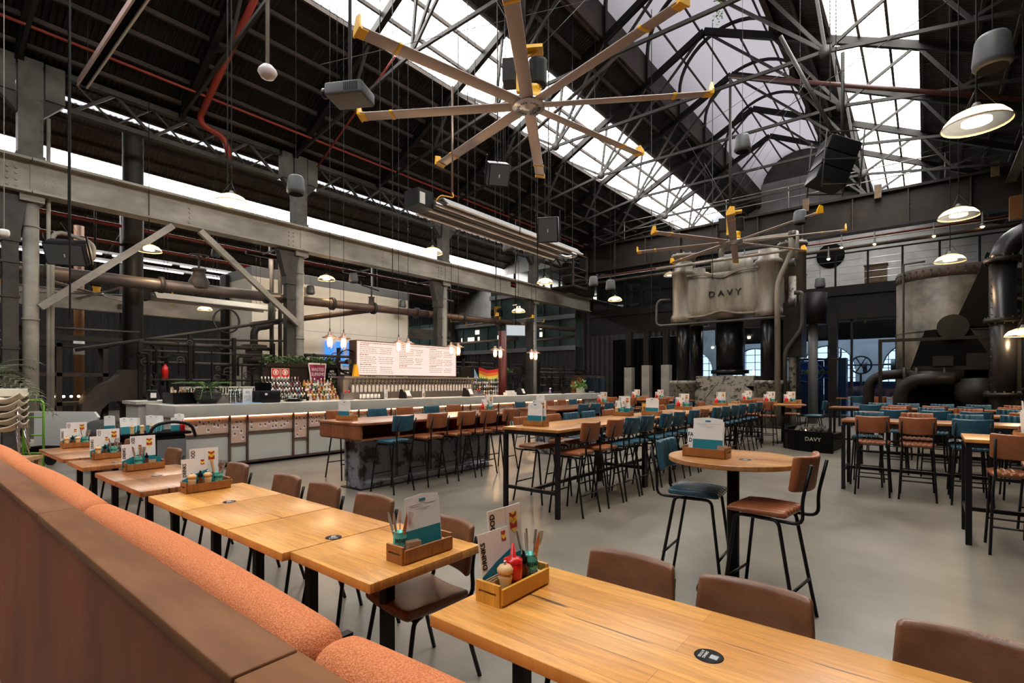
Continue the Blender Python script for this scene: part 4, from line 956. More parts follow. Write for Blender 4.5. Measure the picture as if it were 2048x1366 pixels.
def drop_(lb):
    g = thing('hot_sauce_bottle', lb, 'bottle'); MB().lathe([(.001, 0), (.023, 0), (.024, .006), (.024, .08), (.012, .102), (.012, .112)], (0, 0, 0), 16).build('glass_body', M_sauce, g)
    MB().lathe([(.016, .105), (.016, .128), (.009, .132), (.005, .155), (.001, .156)], (0, 0, 0), 12).build('dropper_cap', M_blackm, g); return g
def napk_(lb):
    g = thing('napkin_stack', lb, 'napkins'); m2 = MB()
    for k in range(9): m2.box(-.035, .035, -.022 + k * .005, -.0185 + k * .005, 0, .085 - .003 * (k % 3))
    m2.build('napkins', M_kraft, g); return g
def cut_(kind):
    def f(lb):
        g = thing(kind, lb, kind)
        if kind == 'fork':
            m2 = MB(); m2.box(-.004, .004, -.001, .001, 0, .13); m2.build('handle', M_chrome, g); m2 = MB(); m2.box(-.011, .011, -.001, .001, .13, .145)
            for k in range(4): m2.box(-.011 + k * .0063, -.008 + k * .0063, -.001, .001, .145, .19)
            m2.build('tines', M_chrome, g)
        elif kind == 'knife':
            m2 = MB(); m2.rbox((0, 0, .05), (.013, .006, .1), .003, k=2); m2.build('handle', M_chrome, g); m2 = MB(); m2.prism([(-.006, .1), (.006, .1), (.009, .16), (.004, .20), (-.006, .19)], -.0008, .0008, 'y'); m2.build('blade', M_chrome, g)
        else:
            m2 = MB(); m2.rbox((0, 0, .05), (.016, .009, .1), .004, k=2); m2.build('handle', M_wkn, g); m2 = MB(); m2.prism([(-.008, .1), (.008, .1), (.008, .165), (-.002, .2)], -.001, .001, 'y'); m2.build('blade', M_wkn, g)
        return g
    return f
M_wkn = mat('warm_knife_steel', (0.42, 0.20, 0.09), 0.3, .6)
def caddy_(yel):
    def f(lb):
        g = thing('condiment_caddy', lb, 'caddy'); m = M_boxy if yel else M_box; L_, W_ = .31, .13; m2 = MB()
        m2.box(-L_ / 2, L_ / 2, -W_ / 2, W_ / 2, 0, .010)
        for s in (-1, 1): MB().box(-L_ / 2, L_ / 2, s * W_ / 2 - .007, s * W_ / 2 + .007, .010, .070).build('side_panel', m, g)
        for s in (-1, 1):
            m3 = MB(); m3.box(s * (L_ / 2 + .004) - .007, s * (L_ / 2 + .004) + .007, -W_ / 2 + .004, W_ / 2 - .004, 0, .042); m3.box(s * (L_ / 2 + .004) - .007, s * (L_ / 2 + .004) + .007, -W_ / 2 + .004, W_ / 2 - .004, .052, .085)
            m3.box(s * (L_ / 2 + .004) - .007, s * (L_ / 2 + .004) + .007, -W_ / 2 + .004, -W_ / 2 + .02, .042, .052); m3.box(s * (L_ / 2 + .004) - .007, s * (L_ / 2 + .004) + .007, W_ / 2 - .02, W_ / 2 - .004, .042, .052); m3.build('end_panel', m, g)
        m2.build('base', m, g); return g
    return f
def caddy(x, y, z, rz, items, where, yel=False, near=True):
    """items: list of (kind, local x, local y, tilt)"""
    B = Matrix.Translation((x, y, z)) @ Matrix.Rotation(rz, 4, 'Z'); zb = .0102
    place(caddy_(yel), 'caddy%d' % yel, B, 'wooden condiment caddy %s' % where, 'wooden condiment caddies')
    fn = {'can': can_, 'ketch': ketch_, 'mill': mill_, 'drop': drop_, 'napk': napk_}
    desc = {'food': 'tall white food menu with red emblem %s', 'drinks': 'shorter white drinks menu %s', 'board': 'white clipboard menu with teal band %s', 'flyer': 'small teal flyer %s',
            'can': 'mint green cutlery can %s', 'ketch': 'red squeeze bottle %s', 'mill': 'pale wooden pepper mill %s', 'drop': 'small brown dropper bottle %s',
            'napk': 'kraft napkin bundle %s', 'dark': 'dark flyer in front of the menus %s', 'tan_sheet': 'white card with big letters at the left %s'}
    grp = {'food': 'food menus', 'drinks': 'drinks menus', 'board': 'clipboard menus', 'flyer': 'flyers', 'dark': 'flyers', 'tan_sheet': 'flyers', 'can': 'mint cutlery cans', 'ketch': 'red squeeze bottles', 'mill': 'pepper mills', 'drop': 'dropper bottles', 'napk': 'napkin bundles'}
    cnt = {}
    for kind, lx, ly, tilt in items:
        cnt[kind] = cnt.get(kind, 0) + 1
        lb = desc[kind] % where
        if sum(1 for q in items if q[0] == kind) > 1: lb = ('left ' if cnt[kind] == 1 else 'right ') + lb
        T = B @ Matrix.Translation((lx, ly, zb)) @ Matrix.Rotation(tilt, 4, 'X')
        if kind in fn: place(fn[kind], kind, T @ Matrix.Rotation(random.uniform(-.3, .3), 4, 'Z'), lb, grp[kind] + ' on the tables')
        else: place(lambda l, k=kind: menu_proto(k, l), kind, T, lb, grp[kind] + ' on the tables')
        if kind == 'can':
            ks = ['fork', 'knife', 'table knife', 'fork', 'knife', 'fork'][: (6 if near else 3)]
            used_ = {}
            for q, kk in enumerate(ks):
                a = q * 2.4; t = .16 + .05 * (q % 2); used_[kk] = used_.get(kk, 0) + 1
                Tc = T @ Matrix.Translation((.012 * math.cos(a), .012 * math.sin(a), .033)) @ Matrix.Rotation(a, 4, 'Z') @ Matrix.Rotation(t * 1.1, 4, 'Y') @ Matrix.Rotation(random.uniform(-1, 1), 4, 'Z')
                place(cut_(kk), kk, Tc, '%s%s in the mint can %s' % ('' if used_[kk] == 1 else ('other ' if used_[kk] == 2 else 'third '), kk, where), 'cutlery in the mint cans')
BK = .035
full = [('food', .03, BK + .012, -.10), ('drinks', -.06, BK - .012, -.16), ('napk', -.115, 0.0, 0), ('mill', -.095, -.032, 0), ('ketch', -.03, -.020, 0), ('drop', .035, -.025, 0), ('can', .095, -.012, 0)]
caddy(-1.335, 1.66, .75, H, full, 'on the nearest timber table', True)
caddy(-1.99, 1.72, .75, H, [('board', .02, -.01, -.10), ('can', -.11, .025, 0), ('napk', -.075, -.03, 0)], 'at the right end of the joined row')
std = [('food', .01, BK + .012, -.08), ('drinks', -.07, BK - .012, -.1), ('mill', -.11, -.02, 0), ('drop', -.05, -.02, 0), ('mill', .005, -.02, 0), ('can', .085, -.01, 0)]
caddy(-4.55, 1.66, .75, H, std, 'on the long disc table')
caddy(-6.12, 1.66, .75, H, [('food', .01, BK + .012, -.08), ('drinks', -.08, BK - .012, -.1), ('can', -.05, -.015, 0), ('drop', .02, -.015, 0), ('napk', .06, -.02, 0), ('flyer', .11, .0, 0)], 'on the third table group')
caddy(-7.34, 1.66, .75, H, [('food', 0, BK + .012, -.08), ('drinks', -.08, BK - .012, -.1), ('mill', -.11, -.02, 0), ('drop', -.05, -.02, 0), ('dark', .055, BK - .02, -.1), ('can', .03, -.02, 0)], 'on the fourth table group')
caddy(-8.92, 1.66, .75, H, std, 'on the farthest low table')
caddy(-1.31, 4.0, 1.05, .0, [('board', .01, -.01, -.08), ('tan_sheet', -.10, .03, -.08), ('napk', .12, 0, 0)], 'on the foreground round table')
caddy(-3.94, 5.36, 1.06, 0, [('board', -.02, -.005, -.06), ('food', .03, BK, 0)], 'at the near end of the long table')
caddy(-4.0, 7.95, 1.06, 0, [('food', 0, BK, -.06), ('drinks', -.06, .0, -.1), ('mill', -.11, -.02, 0), ('can', -.01, -.02, 0)], 'on the second long table length', near=False)
caddy(-3.66, 8.35, 1.06, 0, [('board', 0, 0, -.06)], 'by the far edge of the second long table', near=False)
far = [('food', 0, BK, -.05), ('drinks', -.08, 0.01, -.1), ('ketch', -.1, -.02, 0), ('mill', -.03, -.02, 0), ('can', .08, -.02, 0)]
caddy(-3.95, 10.6, 1.06, 0, far, 'on the third long table length', near=False)
caddy(-3.95, 13.1, 1.06, 0, [('food', 0, BK, -.05), ('ketch', -.09, -.02, 0), ('can', .05, -.02, 0)], 'on the farthest long table length', near=False)
caddy(-6.85, 12.4, 1.038, 0, far, 'on the farther island', near=False)
caddy(-7.1, 4.62, 1.038, .3, [('board', -.06, 0, -.05), ('mill', .08, 0, 0), ('napk', .12, 0, 0)], 'at the near end of the painted island', near=False)
caddy(-6.7, 7.5, 1.038, 0, far, 'at the far end of the painted island', near=False)
caddy(-6.95, 9.62, 1.038, 0, [('board', 0, 0, -.05)], 'at the near end of the farther island', near=False)
caddy(-3.3, 15.35, 1.05, 0, far, 'on the nearer far round table', near=False)
caddy(-2.85, 15.6, 1.05, 0, far, 'at the right of the nearer far round table', near=False)
caddy(-7.75, 16.4, 1.06, 0, far, 'on the left of the far cross table', near=False)
caddy(-6.95, 16.5, 1.06, 0, far, 'on the right of the far cross table', near=False)
caddy(-4.2, 16.6, 1.05, 0, far, 'on the farther far round table', near=False)
caddy(.80, 7.05, 1.06, H + .3, [('board', -.02, .02, -.06), ('mill', .06, -.03, 0), ('can', -.06, -.02, 0)], 'on the nearest right hand high table', near=False)
caddy(1.42, 9.5, 1.06, H, [('food', 0, .02, -.06), ('drop', -.06, -.03, 0), ('can', .05, -.02, 0), ('mill', .11, -.02, 0)], 'on the second right hand high table', near=False)
caddy(1.3, 12.0, 1.06, H, [('drinks', 0, .02, -.06), ('drop', -.06, -.03, 0), ('can', .05, -.02, 0)], 'on the third right hand high table', near=False)
caddy(-.75, 22.7, 1.07, .5, [('drinks', 0, .02, -.06), ('ketch', -.06, -.03, 0)], 'on the shopfront counter', near=False)
# black printed discs on the tables
def disc_(lb):
    g = thing('table_disc', lb, 'disc'); MB().lathe([(.001, .0012), (.044, .0012), (.045, 0), (.001, 0)], (0, 0, 0), 28).build('disc', M_ink, g)
    text('lettering', 'DRINKS\n& FOOD', .013, M_card, g, frame((.0, -.018, .0013), (1, 0, 0), (0, 1, 0)), .0002); MB().box(-.013, .013, .004, .028, .0012, .0016).build('grey_square', M_greyink, g); return g
for x, y, rz, w in ((-.535, 1.657, -H, 'nearest timber table'), (-2.59, 1.6, 1, 'middle joined table'), (-3.96, 1.6, 1.4, 'long table at the left of the joined row'), (-5.6, 1.62, 2, 'worn third table group'), (-6.9, 1.62, 2, 'worn fourth table group')):
    place(disc_, 'disc', Matrix.Translation((x, y, .7502)) @ Matrix.Rotation(rz, 4, 'Z'), 'small round black disc set on the ' + w, 'black discs on the table tops')
place(disc_, 'disc', Matrix.Translation((-1.04, 4.04, 1.0502)), 'small round black disc set on the foreground round table', 'black discs on the table tops')
place(disc_, 'disc', Matrix.Translation((-3.72, 6.1, 1.0602)), 'small round black disc set on the long high table', 'black discs on the table tops')
# ================================================================ THE BAR
M_conc = mat('pale_concrete', (0.38, 0.37, 0.33), 0.55, col2=(0.50, 0.485, 0.43), scale=1.6, det=8, bump=.05)
M_panel = mat('grey_bar_panel', (0.42, 0.42, 0.385), 0.5, col2=(0.52, 0.515, 0.47), scale=1.1, det=6)
M_peach = mat('strip_tinted_white_panel', (0.60, 0.40, 0.31), 0.6, var=.05)  # warm strip light is tinted into the white panel's colour
M_frame = mat('brown_angle_frame', (0.10, 0.06, 0.045), 0.5, .2, var=.2)
E_strip = emis('warm_led_strip', (1.0, 0.50, 0.28), 6.0)
M_photo = mat('photo_print', (0.03, 0.02, 0.02), 0.5, col2=(0.5, 0.22, 0.15), scale=28, det=2, contrast=(.4, .62))
XB = -10.40
g = thing('bar_counter', 'long grey fronted bar with peach lit panels along the left', 'bar', (XB, 0, 0))
MB().rbox((-.33, (3.26 + 18.6) / 2, 1.10), (.86, 15.34, .22), .006, k=2).build('counter_rim', M_conc, g)
MB().box(-.72, -.06, 3.3, 18.55, .06, .99).build('body', M_panel, g)
MB().box(-.62, -.16, 3.4, 18.5, 0, .06).build('kick_plinth', M_blackm, g)
MB().box(-.035, -.02, 3.3, 17.2, .965, .985).build('led_strip', E_strip, g)
MB().box(-.06, -.045, 3.3, 17.2, .07, .99).build('front_panel', M_panel, g)
y = 3.27; k = 0; cards = []
posts = MB()
while y < 17.1:
    for w, zd in ((.945, .65), (.33, .44)):
        if y + w > 17.3: break
        MB().box(-.045, -.038, y + .015, y + w - .015, zd, .96).build('lit_panel', M_peach, g)
        MB().box(-.045, .0, y, y + w, zd - .015, zd + .015).build('frame_rail', M_frame, g)
        MB().box(-.045, .0, y - .017, y + .017, .06, .99).build('frame_post', M_frame, g)
        cards.append((y, w, zd)); y += w
MB().box(-.045, .0, y - .015, y + .015, .06, .99).build('frame_post', M_frame, g)
MB().box(-.045, .0, 3.27, y, .05, .09).build('frame_rail', M_frame, g)
for q in range(3): MB().box(-.05, -.03, 17.45 + q * .36, 17.75 + q * .36, .1, .95).build('end_door', M_conc, g)
MB().box(-1.5, -.7, 3.26, 3.55, .99, 1.21).build('return_rim', M_conc, g); MB().box(-1.5, -.7, 3.3, 3.5, 0, .99).build('return_body', M_panel, g)
o = MB(); o.box(-12.75, -11.95, 3.15, 3.75, 0, 1.2); o.box(-12.8, -11.9, 3.1, 3.8, 1.2, 1.26)
tag(o.build('white_block', M_conc), 'pale square block with a slab top at the left end of the bar', 'block')
pc = None; rr = random.Random(3)
for i, (y, w, zd) in enumerate(cards):
    n = 13 if w > .5 else 7
    used = []
    for q in range(n):
        for _ in range(20):
            yy, zz = y + rr.uniform(.07, w - .07), rr.uniform(zd + .07, .90)
            if all(abs(yy - a) > .06 or abs(zz - b) > .085 for a, b in used): break
        used.append((yy, zz))
    used.sort()
    for q, (yy, zz) in enumerate(used):
        lb = 'instant photo card, %s from the left on the %s %s lit bar panel' % (ORD[q], ORD[i // 2], 'wide' if w > .5 else 'narrow')
        if pc is None:
            m2 = MB(); m2.m = 0; m2.box(0, .002, -.03, .03, -.038, .038); m2.m = 1; m2.box(.002, .0026, -.021, .021, -.016, .03)
            pc = m2.build('photo_card', [M_card, M_photo]); o = pc
        else: o = pc.copy(); COL.objects.link(o)
        o.location = (XB - .037, yy, zz); o.rotation_euler = (rr.uniform(-.15, .15), 0, 0); tag(o, lb, 'photo', 'instant photo cards on the bar front')
# back bar
g = thing('back_counter', 'stainless back counter behind the bar', 'counter', (-12.9, 0, 0))
MB().box(-.35, .35, 3.9, 18.4, .9, .95).build('worktop', M_chrome, g); MB().box(-.33, .3, 3.95, 18.35, .02, .9).build('carcass', M_dark, g)
g = thing('tap_wall', 'stainless tap wall under the glowing beer board', 'tap wall', (-12.7, 0, 0))
MB().box(-.3, 0, 8.15, 13.45, .95, 1.76).build('steel_panel', M_chrome, g); MB().box(-.45, .14, 8.1, 13.5, 1.76, 1.81).build('shelf', M_chrome, g)
MB().box(.0, .3, 8.2, 13.4, .95, 1.03).build('drip_tray', M_chrome, g)
M_tagm = mat('white_tap_badge', (0.62, 0.62, 0.62), .4)
for q in range(36):
    y = 8.4 + q * .137
    o = MB(); o.cyl((.0, y, 1.62), (.09, y, 1.62), .012, 6); o.cyl((.09, y, 1.66), (.09, y, 1.40), .012, 6); o.cyl((.09, y, 1.62), (.10, y, 1.74), .010, 6)
    t = o.build('tap', M_black, g)
    MB().prism([(y - .045, 1.36), (y + .045, 1.36), (y + .045, 1.52), (y + .02, 1.57), (y - .02, 1.57), (y - .045, 1.52)], .102, .108, 'x').build('badge', M_tagm, t)
E_board = emis('board_glow', (1.0, 0.80, 0.69), .80)
M_bink = mat('board_ink', (0.35, 0.16, 0.10), .6)
g = thing('beer_board', 'glowing peach white beer menu board above the taps', 'menu board', (-12.75, 0, 1.83))
MB().box(-.35, 0, 8.6, 12.65, 0, 1.04).build('light_box', M_frame, g); MB().box(0, .004, 8.63, 12.62, .03, 1.01).build('lit_face', E_board, g)
m2 = MB(); rr = random.Random(5)
for c0_, c1_, nr in ((8.72, 9.95, 15), (10.15, 11.15, 12), (11.4, 12.5, 14)):
    for q in range(nr):
        z = .90 - q * .058
        if z < .06: break
        y = c0_; head = q % 5 == 0
        while y < c1_ - .1:
            w = rr.uniform(.03, .11)
            if not (c0_ + .55 < y < c0_ + .62): m2.box(.004, .0055, y, y + w, z, z + (.022 if head else .014))
            y += w + .02
            if head and y > c0_ + .3: break
y = 8.75
while y < 12.3:
    w = rr.uniform(.03, .1); m2.box(.004, .0055, y, y + w, .955, .978); y += w + .018
m2.build('small_writing', M_bink, g)
# things on the shelf and behind
M_fan = mat('black_fan_cage', (.012, .012, .012), .35)
g = thing('drum_fan', 'large round black floor fan left of the glowing board', 'fan', (-12.9, 8.42, 1.81), 0)
MB().lathe([(.34, -.09), (.37, 0), (.34, .09)], (0, 0, .42), 24, Matrix.Translation((0, 0, .42)) @ Matrix.Rotation(PI / 2, 4, 'Y') @ Matrix.Translation((0, 0, -.42))).build('drum', M_fan, g)
m2 = MB()
for q in range(5): m2.lathe([(.07 + .06 * q, .0), (.075 + .06 * q, .01)], (0, 0, 0), 24, Matrix.Translation((.09, 0, .42)) @ Matrix.Rotation(PI / 2, 4, 'Y'))
m2.cyl((-.05, 0, .42), (.1, 0, .42), .07, 12); m2.build('cage', M_fan, g); MB().box(-.15, .15, -.2, .2, 0, .06).build('stand', M_fan, g)
o = MB(); o.prism([(-.09, 0), (.09, 0), (.03, .34), (-.03, .34)], -.05, .05, 'x'); tag(o.build('wet_floor_sign', M_yellow, None, (-12.62, 8.5, 1.81)), 'yellow wet floor cone on the steel shelf', 'sign')
g = thing('charcoal_screen', 'charcoal screen panel behind the bottles at the left', 'screen', (-13.7, 0, 0))
MB().box(-.05, .05, 6.35, 8.55, .0, 2.10).build('board', M_dark, g)
g = thing('charcoal_screen', 'charcoal screen panel behind the right bottle shelf', 'screen', (-13.7, 0, 0))
MB().box(-.05, .05, 13.8, 16.6, .0, 2.25).build('board', M_dark, g)
for q, y in enumerate((6.68, 6.94)):
    g = thing('licence_notice', 'red and black licence notice, %s of the pair on the charcoal screen' % ('left' if q == 0 else 'right'), 'sign', (-13.62, y, 1.68), 0, 'licence notices')
    MB().box(0, .01, -.12, .12, 0, .34).build('plate', M_card, g); MB().box(.01, .013, -.11, .11, .1, .33).build('red_field', M_ketch, g); MB().box(.01, .013, -.11, .11, .01, .1).build('text_field', M_greyink, g)
    MB().lathe([(.06, 0), (.08, 0)], (0, 0, 0), 20, Matrix.Translation((.015, 0, .23)) @ Matrix.Rotation(PI / 2, 4, 'Y')).build('ring', M_card, g); MB().box(.014, .016, -.03, .03, .19, .27).build('symbol', M_card, g)
M_pink = mat('magenta_print', (0.33, 0.015, 0.08), .5, col2=(.10, .01, .10), scale=2)
g = thing('magenta_banner', 'magenta and red printed banner hanging above the bottles', 'banner', (-13.60, 7.88, 1.55)); g.scale = (1, .62, .85)
MB().prism([(-.46, .72), (-.40, .76), (.42, .76), (.46, .72), (.40, .3), (.40, 0), (-.36, 0), (-.36, .3)], 0, .012, 'x').build('cloth', M_card, g)
MB().prism([(-.40, .70), (.40, .70), (.35, .3), (.35, .02), (-.31, .02), (-.31, .3)], .012, .016, 'x').build('print', M_pink, g)
text('lettering', 'WASTED\nSUPREME', .16, M_card, g, frame((.018, .02, .45), (0, 1, 0), (0, 0, 1)), .002)
g = thing('black_sign', 'small black sign with white lettering beside the drum fan', 'sign', (-13.58, 8.33, 1.68)); g.scale = (1, .62, .75); MB().box(0, .02, -.3, .3, 0, .5).build('board', M_blackm, g)
text('lettering', 'BEER\nCACTUS\nPLANTS', .11, M_card, g, frame((.022, 0, .26), (0, 1, 0), (0, 0, 1)), .002)
M_leaf = mat('dark_leaf', (0.02, 0.05, 0.012), .5, col2=(0.06, 0.12, 0.03), scale=9)
M_leaf2 = mat('fresh_leaf', (0.06, 0.16, 0.025), .45, col2=(0.14, 0.28, 0.05), scale=9)
def leaves(mb, n, fn, size, rnd):
    for _ in range(n):
        c = Vector(fn()); a = Vector((rnd.gauss(0, 1), rnd.gauss(0, 1), rnd.gauss(0, .6))).normalized(); b = a.cross(Vector((rnd.gauss(0, 1), rnd.gauss(0, 1), rnd.gauss(0, 1)))).normalized()
        s_ = size * rnd.uniform(.6, 1.3); mb.add([c, c + a * s_ * .5 + b * s_ * .28, c + a * s_, c + a * s_ * .5 - b * s_ * .28], [(0, 1, 2, 3)])
rr = random.Random(9)
for q, (ya, yb, x, z, lb) in enumerate(((6.4, 8.55, -13.75, 2.12, 'dark green hedge trough on top of the charcoal screen'), (8.1, 8.6, -13.2, 1.5, 'green foliage spilling between bottles and the tap wall'), (13.5, 14.0, -13.0, 1.3, 'green foliage right of the tap wall'), (15.9, 16.5, -13.5, 2.0, 'green foliage above the right bottle shelf'))):
    g = thing('hedge_trough', lb, 'plant', (x, (ya + yb) / 2, z)); m2 = MB(); hw = (yb - ya) / 2
    leaves(m2, int(420 * (yb - ya)) + 120, lambda: (rr.uniform(-.16, .16), rr.uniform(-hw, hw), rr.uniform(0, .24)), .09, rr); m2.build('foliage', M_leaf, g)
    MB().box(-.16, .16, -hw, hw, -.06, .04).build('trough', M_dark, g)
# bottles
M_bg = mat('dark_wine_glass', (.012, .014, .010), .12, coat=.4); M_amber = mat('amber_spirit', (.30, .11, .02), .12, coat=.4); M_clearb = mat('pale_spirit_glass', (.35, .38, .36), .1, coat=.4); M_greenb = mat('green_glass', (.02, .09, .03), .12, coat=.4)
LBL = [M_card, mat('cream_label', (.62, .55, .40), .5), mat('plum_label', (.20, .02, .10), .5), mat('ochre_label', (.45, .30, .06), .5), mat('pale_blue_label', (.25, .45, .65), .5)]
PB = {}
def bottle(kind, li, loc, lb, grp):
    key = (kind, li)
    if key in PB: return dup(PB[key], loc, 0, lb, grp)
    g = thing('bottle', lb, 'bottle', loc, 0, grp); PB[key] = g
    if kind == 'wine':
        MB().lathe([(.001, 0), (.037, 0), (.037, .19), (.015, .235), (.014, .30), (.001, .30)], (0, 0, 0), 12).build('glass_body', M_bg, g); MB().lathe([(.0155, .25), (.0155, .305), (.001, .306)], (0, 0, 0), 10).build('capsule', LBL[0] if li != 2 else LBL[2], g)
    else:
        m_ = {'amber': M_amber, 'clear': M_clearb, 'green': M_greenb}[kind]
        MB().lathe([(.001, 0), (.042, 0), (.042, .16), (.016, .20), (.014, .25), (.001, .25)], (0, 0, 0), 12).build('glass_body', m_, g); MB().lathe([(.017, .235), (.017, .27), (.001, .272)], (0, 0, 0), 10).build('cap', M_blackm if li % 2 else M_card, g)
    r = .0378 if kind == 'wine' else .0428
    MB().lathe([(r, .06), (r, .13)], (0, 0, 0), 12).build('label', LBL[li], g); return g
rr = random.Random(11)
def shelf_unit(y0, y1, tiers, lb):
    g = thing('bottle_shelf', lb, 'shelf', (-12.65, 0, 0))
    for t, z in enumerate(tiers): MB().box(-.12 - .11 * t - .03, -.12 - .11 * t + .08, y0, y1, z - .015, z).build('step', M_dark, g)
shelf_unit(6.0, 8.1, (1.06, 1.20, 1.34, 1.48), 'stepped black bottle shelf left of the tap wall')
for t, z in enumerate((1.06, 1.20, 1.34, 1.48)):
    for q in range(12):
        bottle('wine', (0, 0, 1, 2, 0, 4)[rr.randrange(6)], (-12.75 - .11 * t, 6.06 + q * .088, z), 'wine bottle on the left stepped shelf, %s step up, %s from left' % (ORD[t], ORD[q]), 'bottles on the left stepped shelf')
    for q in range(9):
        bottle(('amber', 'clear', 'green', 'amber')[rr.randrange(4)], rr.randrange(5), (-12.75 - .11 * t, 7.20 + q * .10, z), 'spirit bottle on the left stepped shelf, %s step up, %s from left' % (ORD[t], ORD[q]), 'bottles on the left stepped shelf')
shelf_unit(13.5, 15.4, (1.06, 1.22, 1.38, 1.54), 'stepped black bottle shelf right of the tap wall')
for t, z in enumerate((1.06, 1.22, 1.38, 1.54)):
    for q in range(14):
        bottle(('wine', 'clear', 'amber', 'wine')[rr.randrange(4)], rr.randrange(5) if rr.random() < .5 else 0, (-12.75 - .11 * t, 13.58 + q * .13, z), 'bottle on the right stepped shelf, %s step up, %s from left' % (ORD[t], ORD[q]), 'bottles on the right stepped shelf')
# flag
FL = [(.60, .02, .02), (.75, .20, .02), (.80, .62, .08), (.04, .25, .06), (.02, .06, .35)]
g = thing('rainbow_flag', 'rainbow striped flag draped right of the glowing board', 'flag', (-13.6, 15.35, 1.62))
for q, c in enumerate(FL):
    m2 = MB(); n = 14
    for k in range(n):
        f = lambda t: (.05 * math.sin(t * 9), -.62 + 1.2 * t, -.10 * math.sin(PI * t))
        a, b = f(k / n), f((k + 1) / n); z0_, z1_ = .62 - .125 * q, .62 - .125 * (q + 1)
        m2.add([(a[0], a[1], a[2] + z0_), (b[0], b[1], b[2] + z0_), (b[0], b[1], b[2] + z1_), (a[0], a[1], a[2] + z1_)], [(0, 3, 2, 1)], True)
    m2.build('stripe', mat('flag_stripe_%d' % q, c, .8), g)
g = thing('pale_blue_flag', 'pale blue and white flag draped beside the rainbow flag', 'flag', (-13.64, 14.55, 1.5))
MB().prism([(-.05, .68), (.35, .1), (.2, .0), (-.05, .0)], 0, .01, 'x').build('cloth', LBL[4], g); MB().prism([(-.05, .4), (.2, .05), (-.05, .05)], .01, .014, 'x').build('white_stripe', M_card, g)

# ---- things standing on the bar top (z 1.21)
ZC = 1.2102
def onbar(u, dx=0.0): q = atx(u, 766, -10.72 + dx); return (q.x, q.y, ZC)
o = onbar(270); g = thing('black_jug', 'black sanitiser jug with a white label on the pale block', 'jug', (-12.2, 3.45, 1.2602))
MB().rbox((0, 0, .11), (.16, .16, .22), .03, k=3).build('body', M_black, g); MB().lathe([(.03, .22), (.03, .29), (.05, .3), (.001, .33)], (0, 0, 0), 10).build('pump', M_black, g); MB().box(.081, .083, -.05, .05, .06, .16).build('label', M_card, g)
g = thing('black_crate', 'black crate of odds and ends at the left of the bar', 'crate', (-11.6, 3.75, ZC)); m2 = MB(); m2.box(-.3, .3, -.2, .2, 0, .02)
for s in (-1, 1): m2.box(-.3, .3, s * .2 - .01, s * .2 + .01, 0, .22); m2.box(s * .3 - .01, s * .3 + .01, -.2, .2, 0, .22)
m2.build('body', M_black, g)
m2 = MB()
for q in range(14): a = random.uniform(-.25, .25); b = random.uniform(-.15, .15); m2.beam((a, b, .1), (a + random.uniform(-.1, .1), b + random.uniform(-.1, .1), random.uniform(.24, .34)), .04, .03)
m2.build('contents', M_kraft, g)
g = thing('potted_plant', 'leafy green plant in a round dark pot on the bar', 'plant', (-11.15, 4.1, ZC))
MB().lathe([(.001, 0), (.15, 0), (.24, .12), (.25, .22), (.20, .30), (.17, .31), (.17, .28), (.001, .28)], (0, 0, 0), 24).build('pot', mat('dark_glazed_pot', (.03, .028, .026), .35, coat=.3), g)
for q in range(14):
    a = q * 2.4; m2 = MB(); L_ = .35 + .25 * (q % 3) / 2; pts = [(math.cos(a) * L_ * t, math.sin(a) * L_ * t, .28 + .42 * t - .30 * t * t * (1 + q % 2)) for t in (0, .3, .6, 1)]
    m2.tube(pts, .006, 5)
    for t in range(9):
        tt = .3 + .7 * t / 8; p_ = Vector((math.cos(a) * L_ * tt, math.sin(a) * L_ * tt, .28 + .42 * tt - .30 * tt * tt * (1 + q % 2)))
        for s in (-1, 1): d = Vector((-math.sin(a) * s, math.cos(a) * s, .1)); e = Vector((math.cos(a), math.sin(a), 0)) * .04; m2.add([p_, p_ + d * .05 + e, p_ + d * .09, p_ + d * .05 - e], [(0, 1, 2, 3)])
    m2.build('frond', M_leaf2, g)
M_glassw = glass('tumbler_glass', (.93, .95, .96), .18)
def glass_stack(lb):
    g = thing('glass_stack', lb, 'glasses')
    for q in range(5): MB().lathe([(.001, .05 * q), (.028, .05 * q), (.036, .05 * q + .11)], (0, 0, 0), 12).build('tumbler', M_glassw, g)
    return g
gs = glass_stack('stack of clear tumblers on a blue cloth, first of the row'); gs.location = (-10.95, 4.45, ZC); gs['group'] = 'stacks of tumblers'
for q in range(1, 5): dup(gs, (-10.92 - .02 * q, 4.45 + .09 * q, ZC), 0, 'stack of clear tumblers on a blue cloth, %s of the row' % ORD[q])
g = MB().rbox((0, 0, .006), (.35, .5, .012), .005, k=2).build('blue_cloth', mat('blue_cloth', (.16, .32, .60), .8), None, (-10.62, 4.6, ZC - .0003)); tag(g, 'light blue cloth lying at the bar edge', 'cloth')
g = thing('bar_tap', 'black swan neck water tap on the bar', 'tap', (-10.75, 4.95, ZC)); MB().tube(fillet([(0, 0, 0), (0, 0, .27), (0, .16, .27), (0, .16, .2)], .05), .018, 8).build('spout', M_black, g)
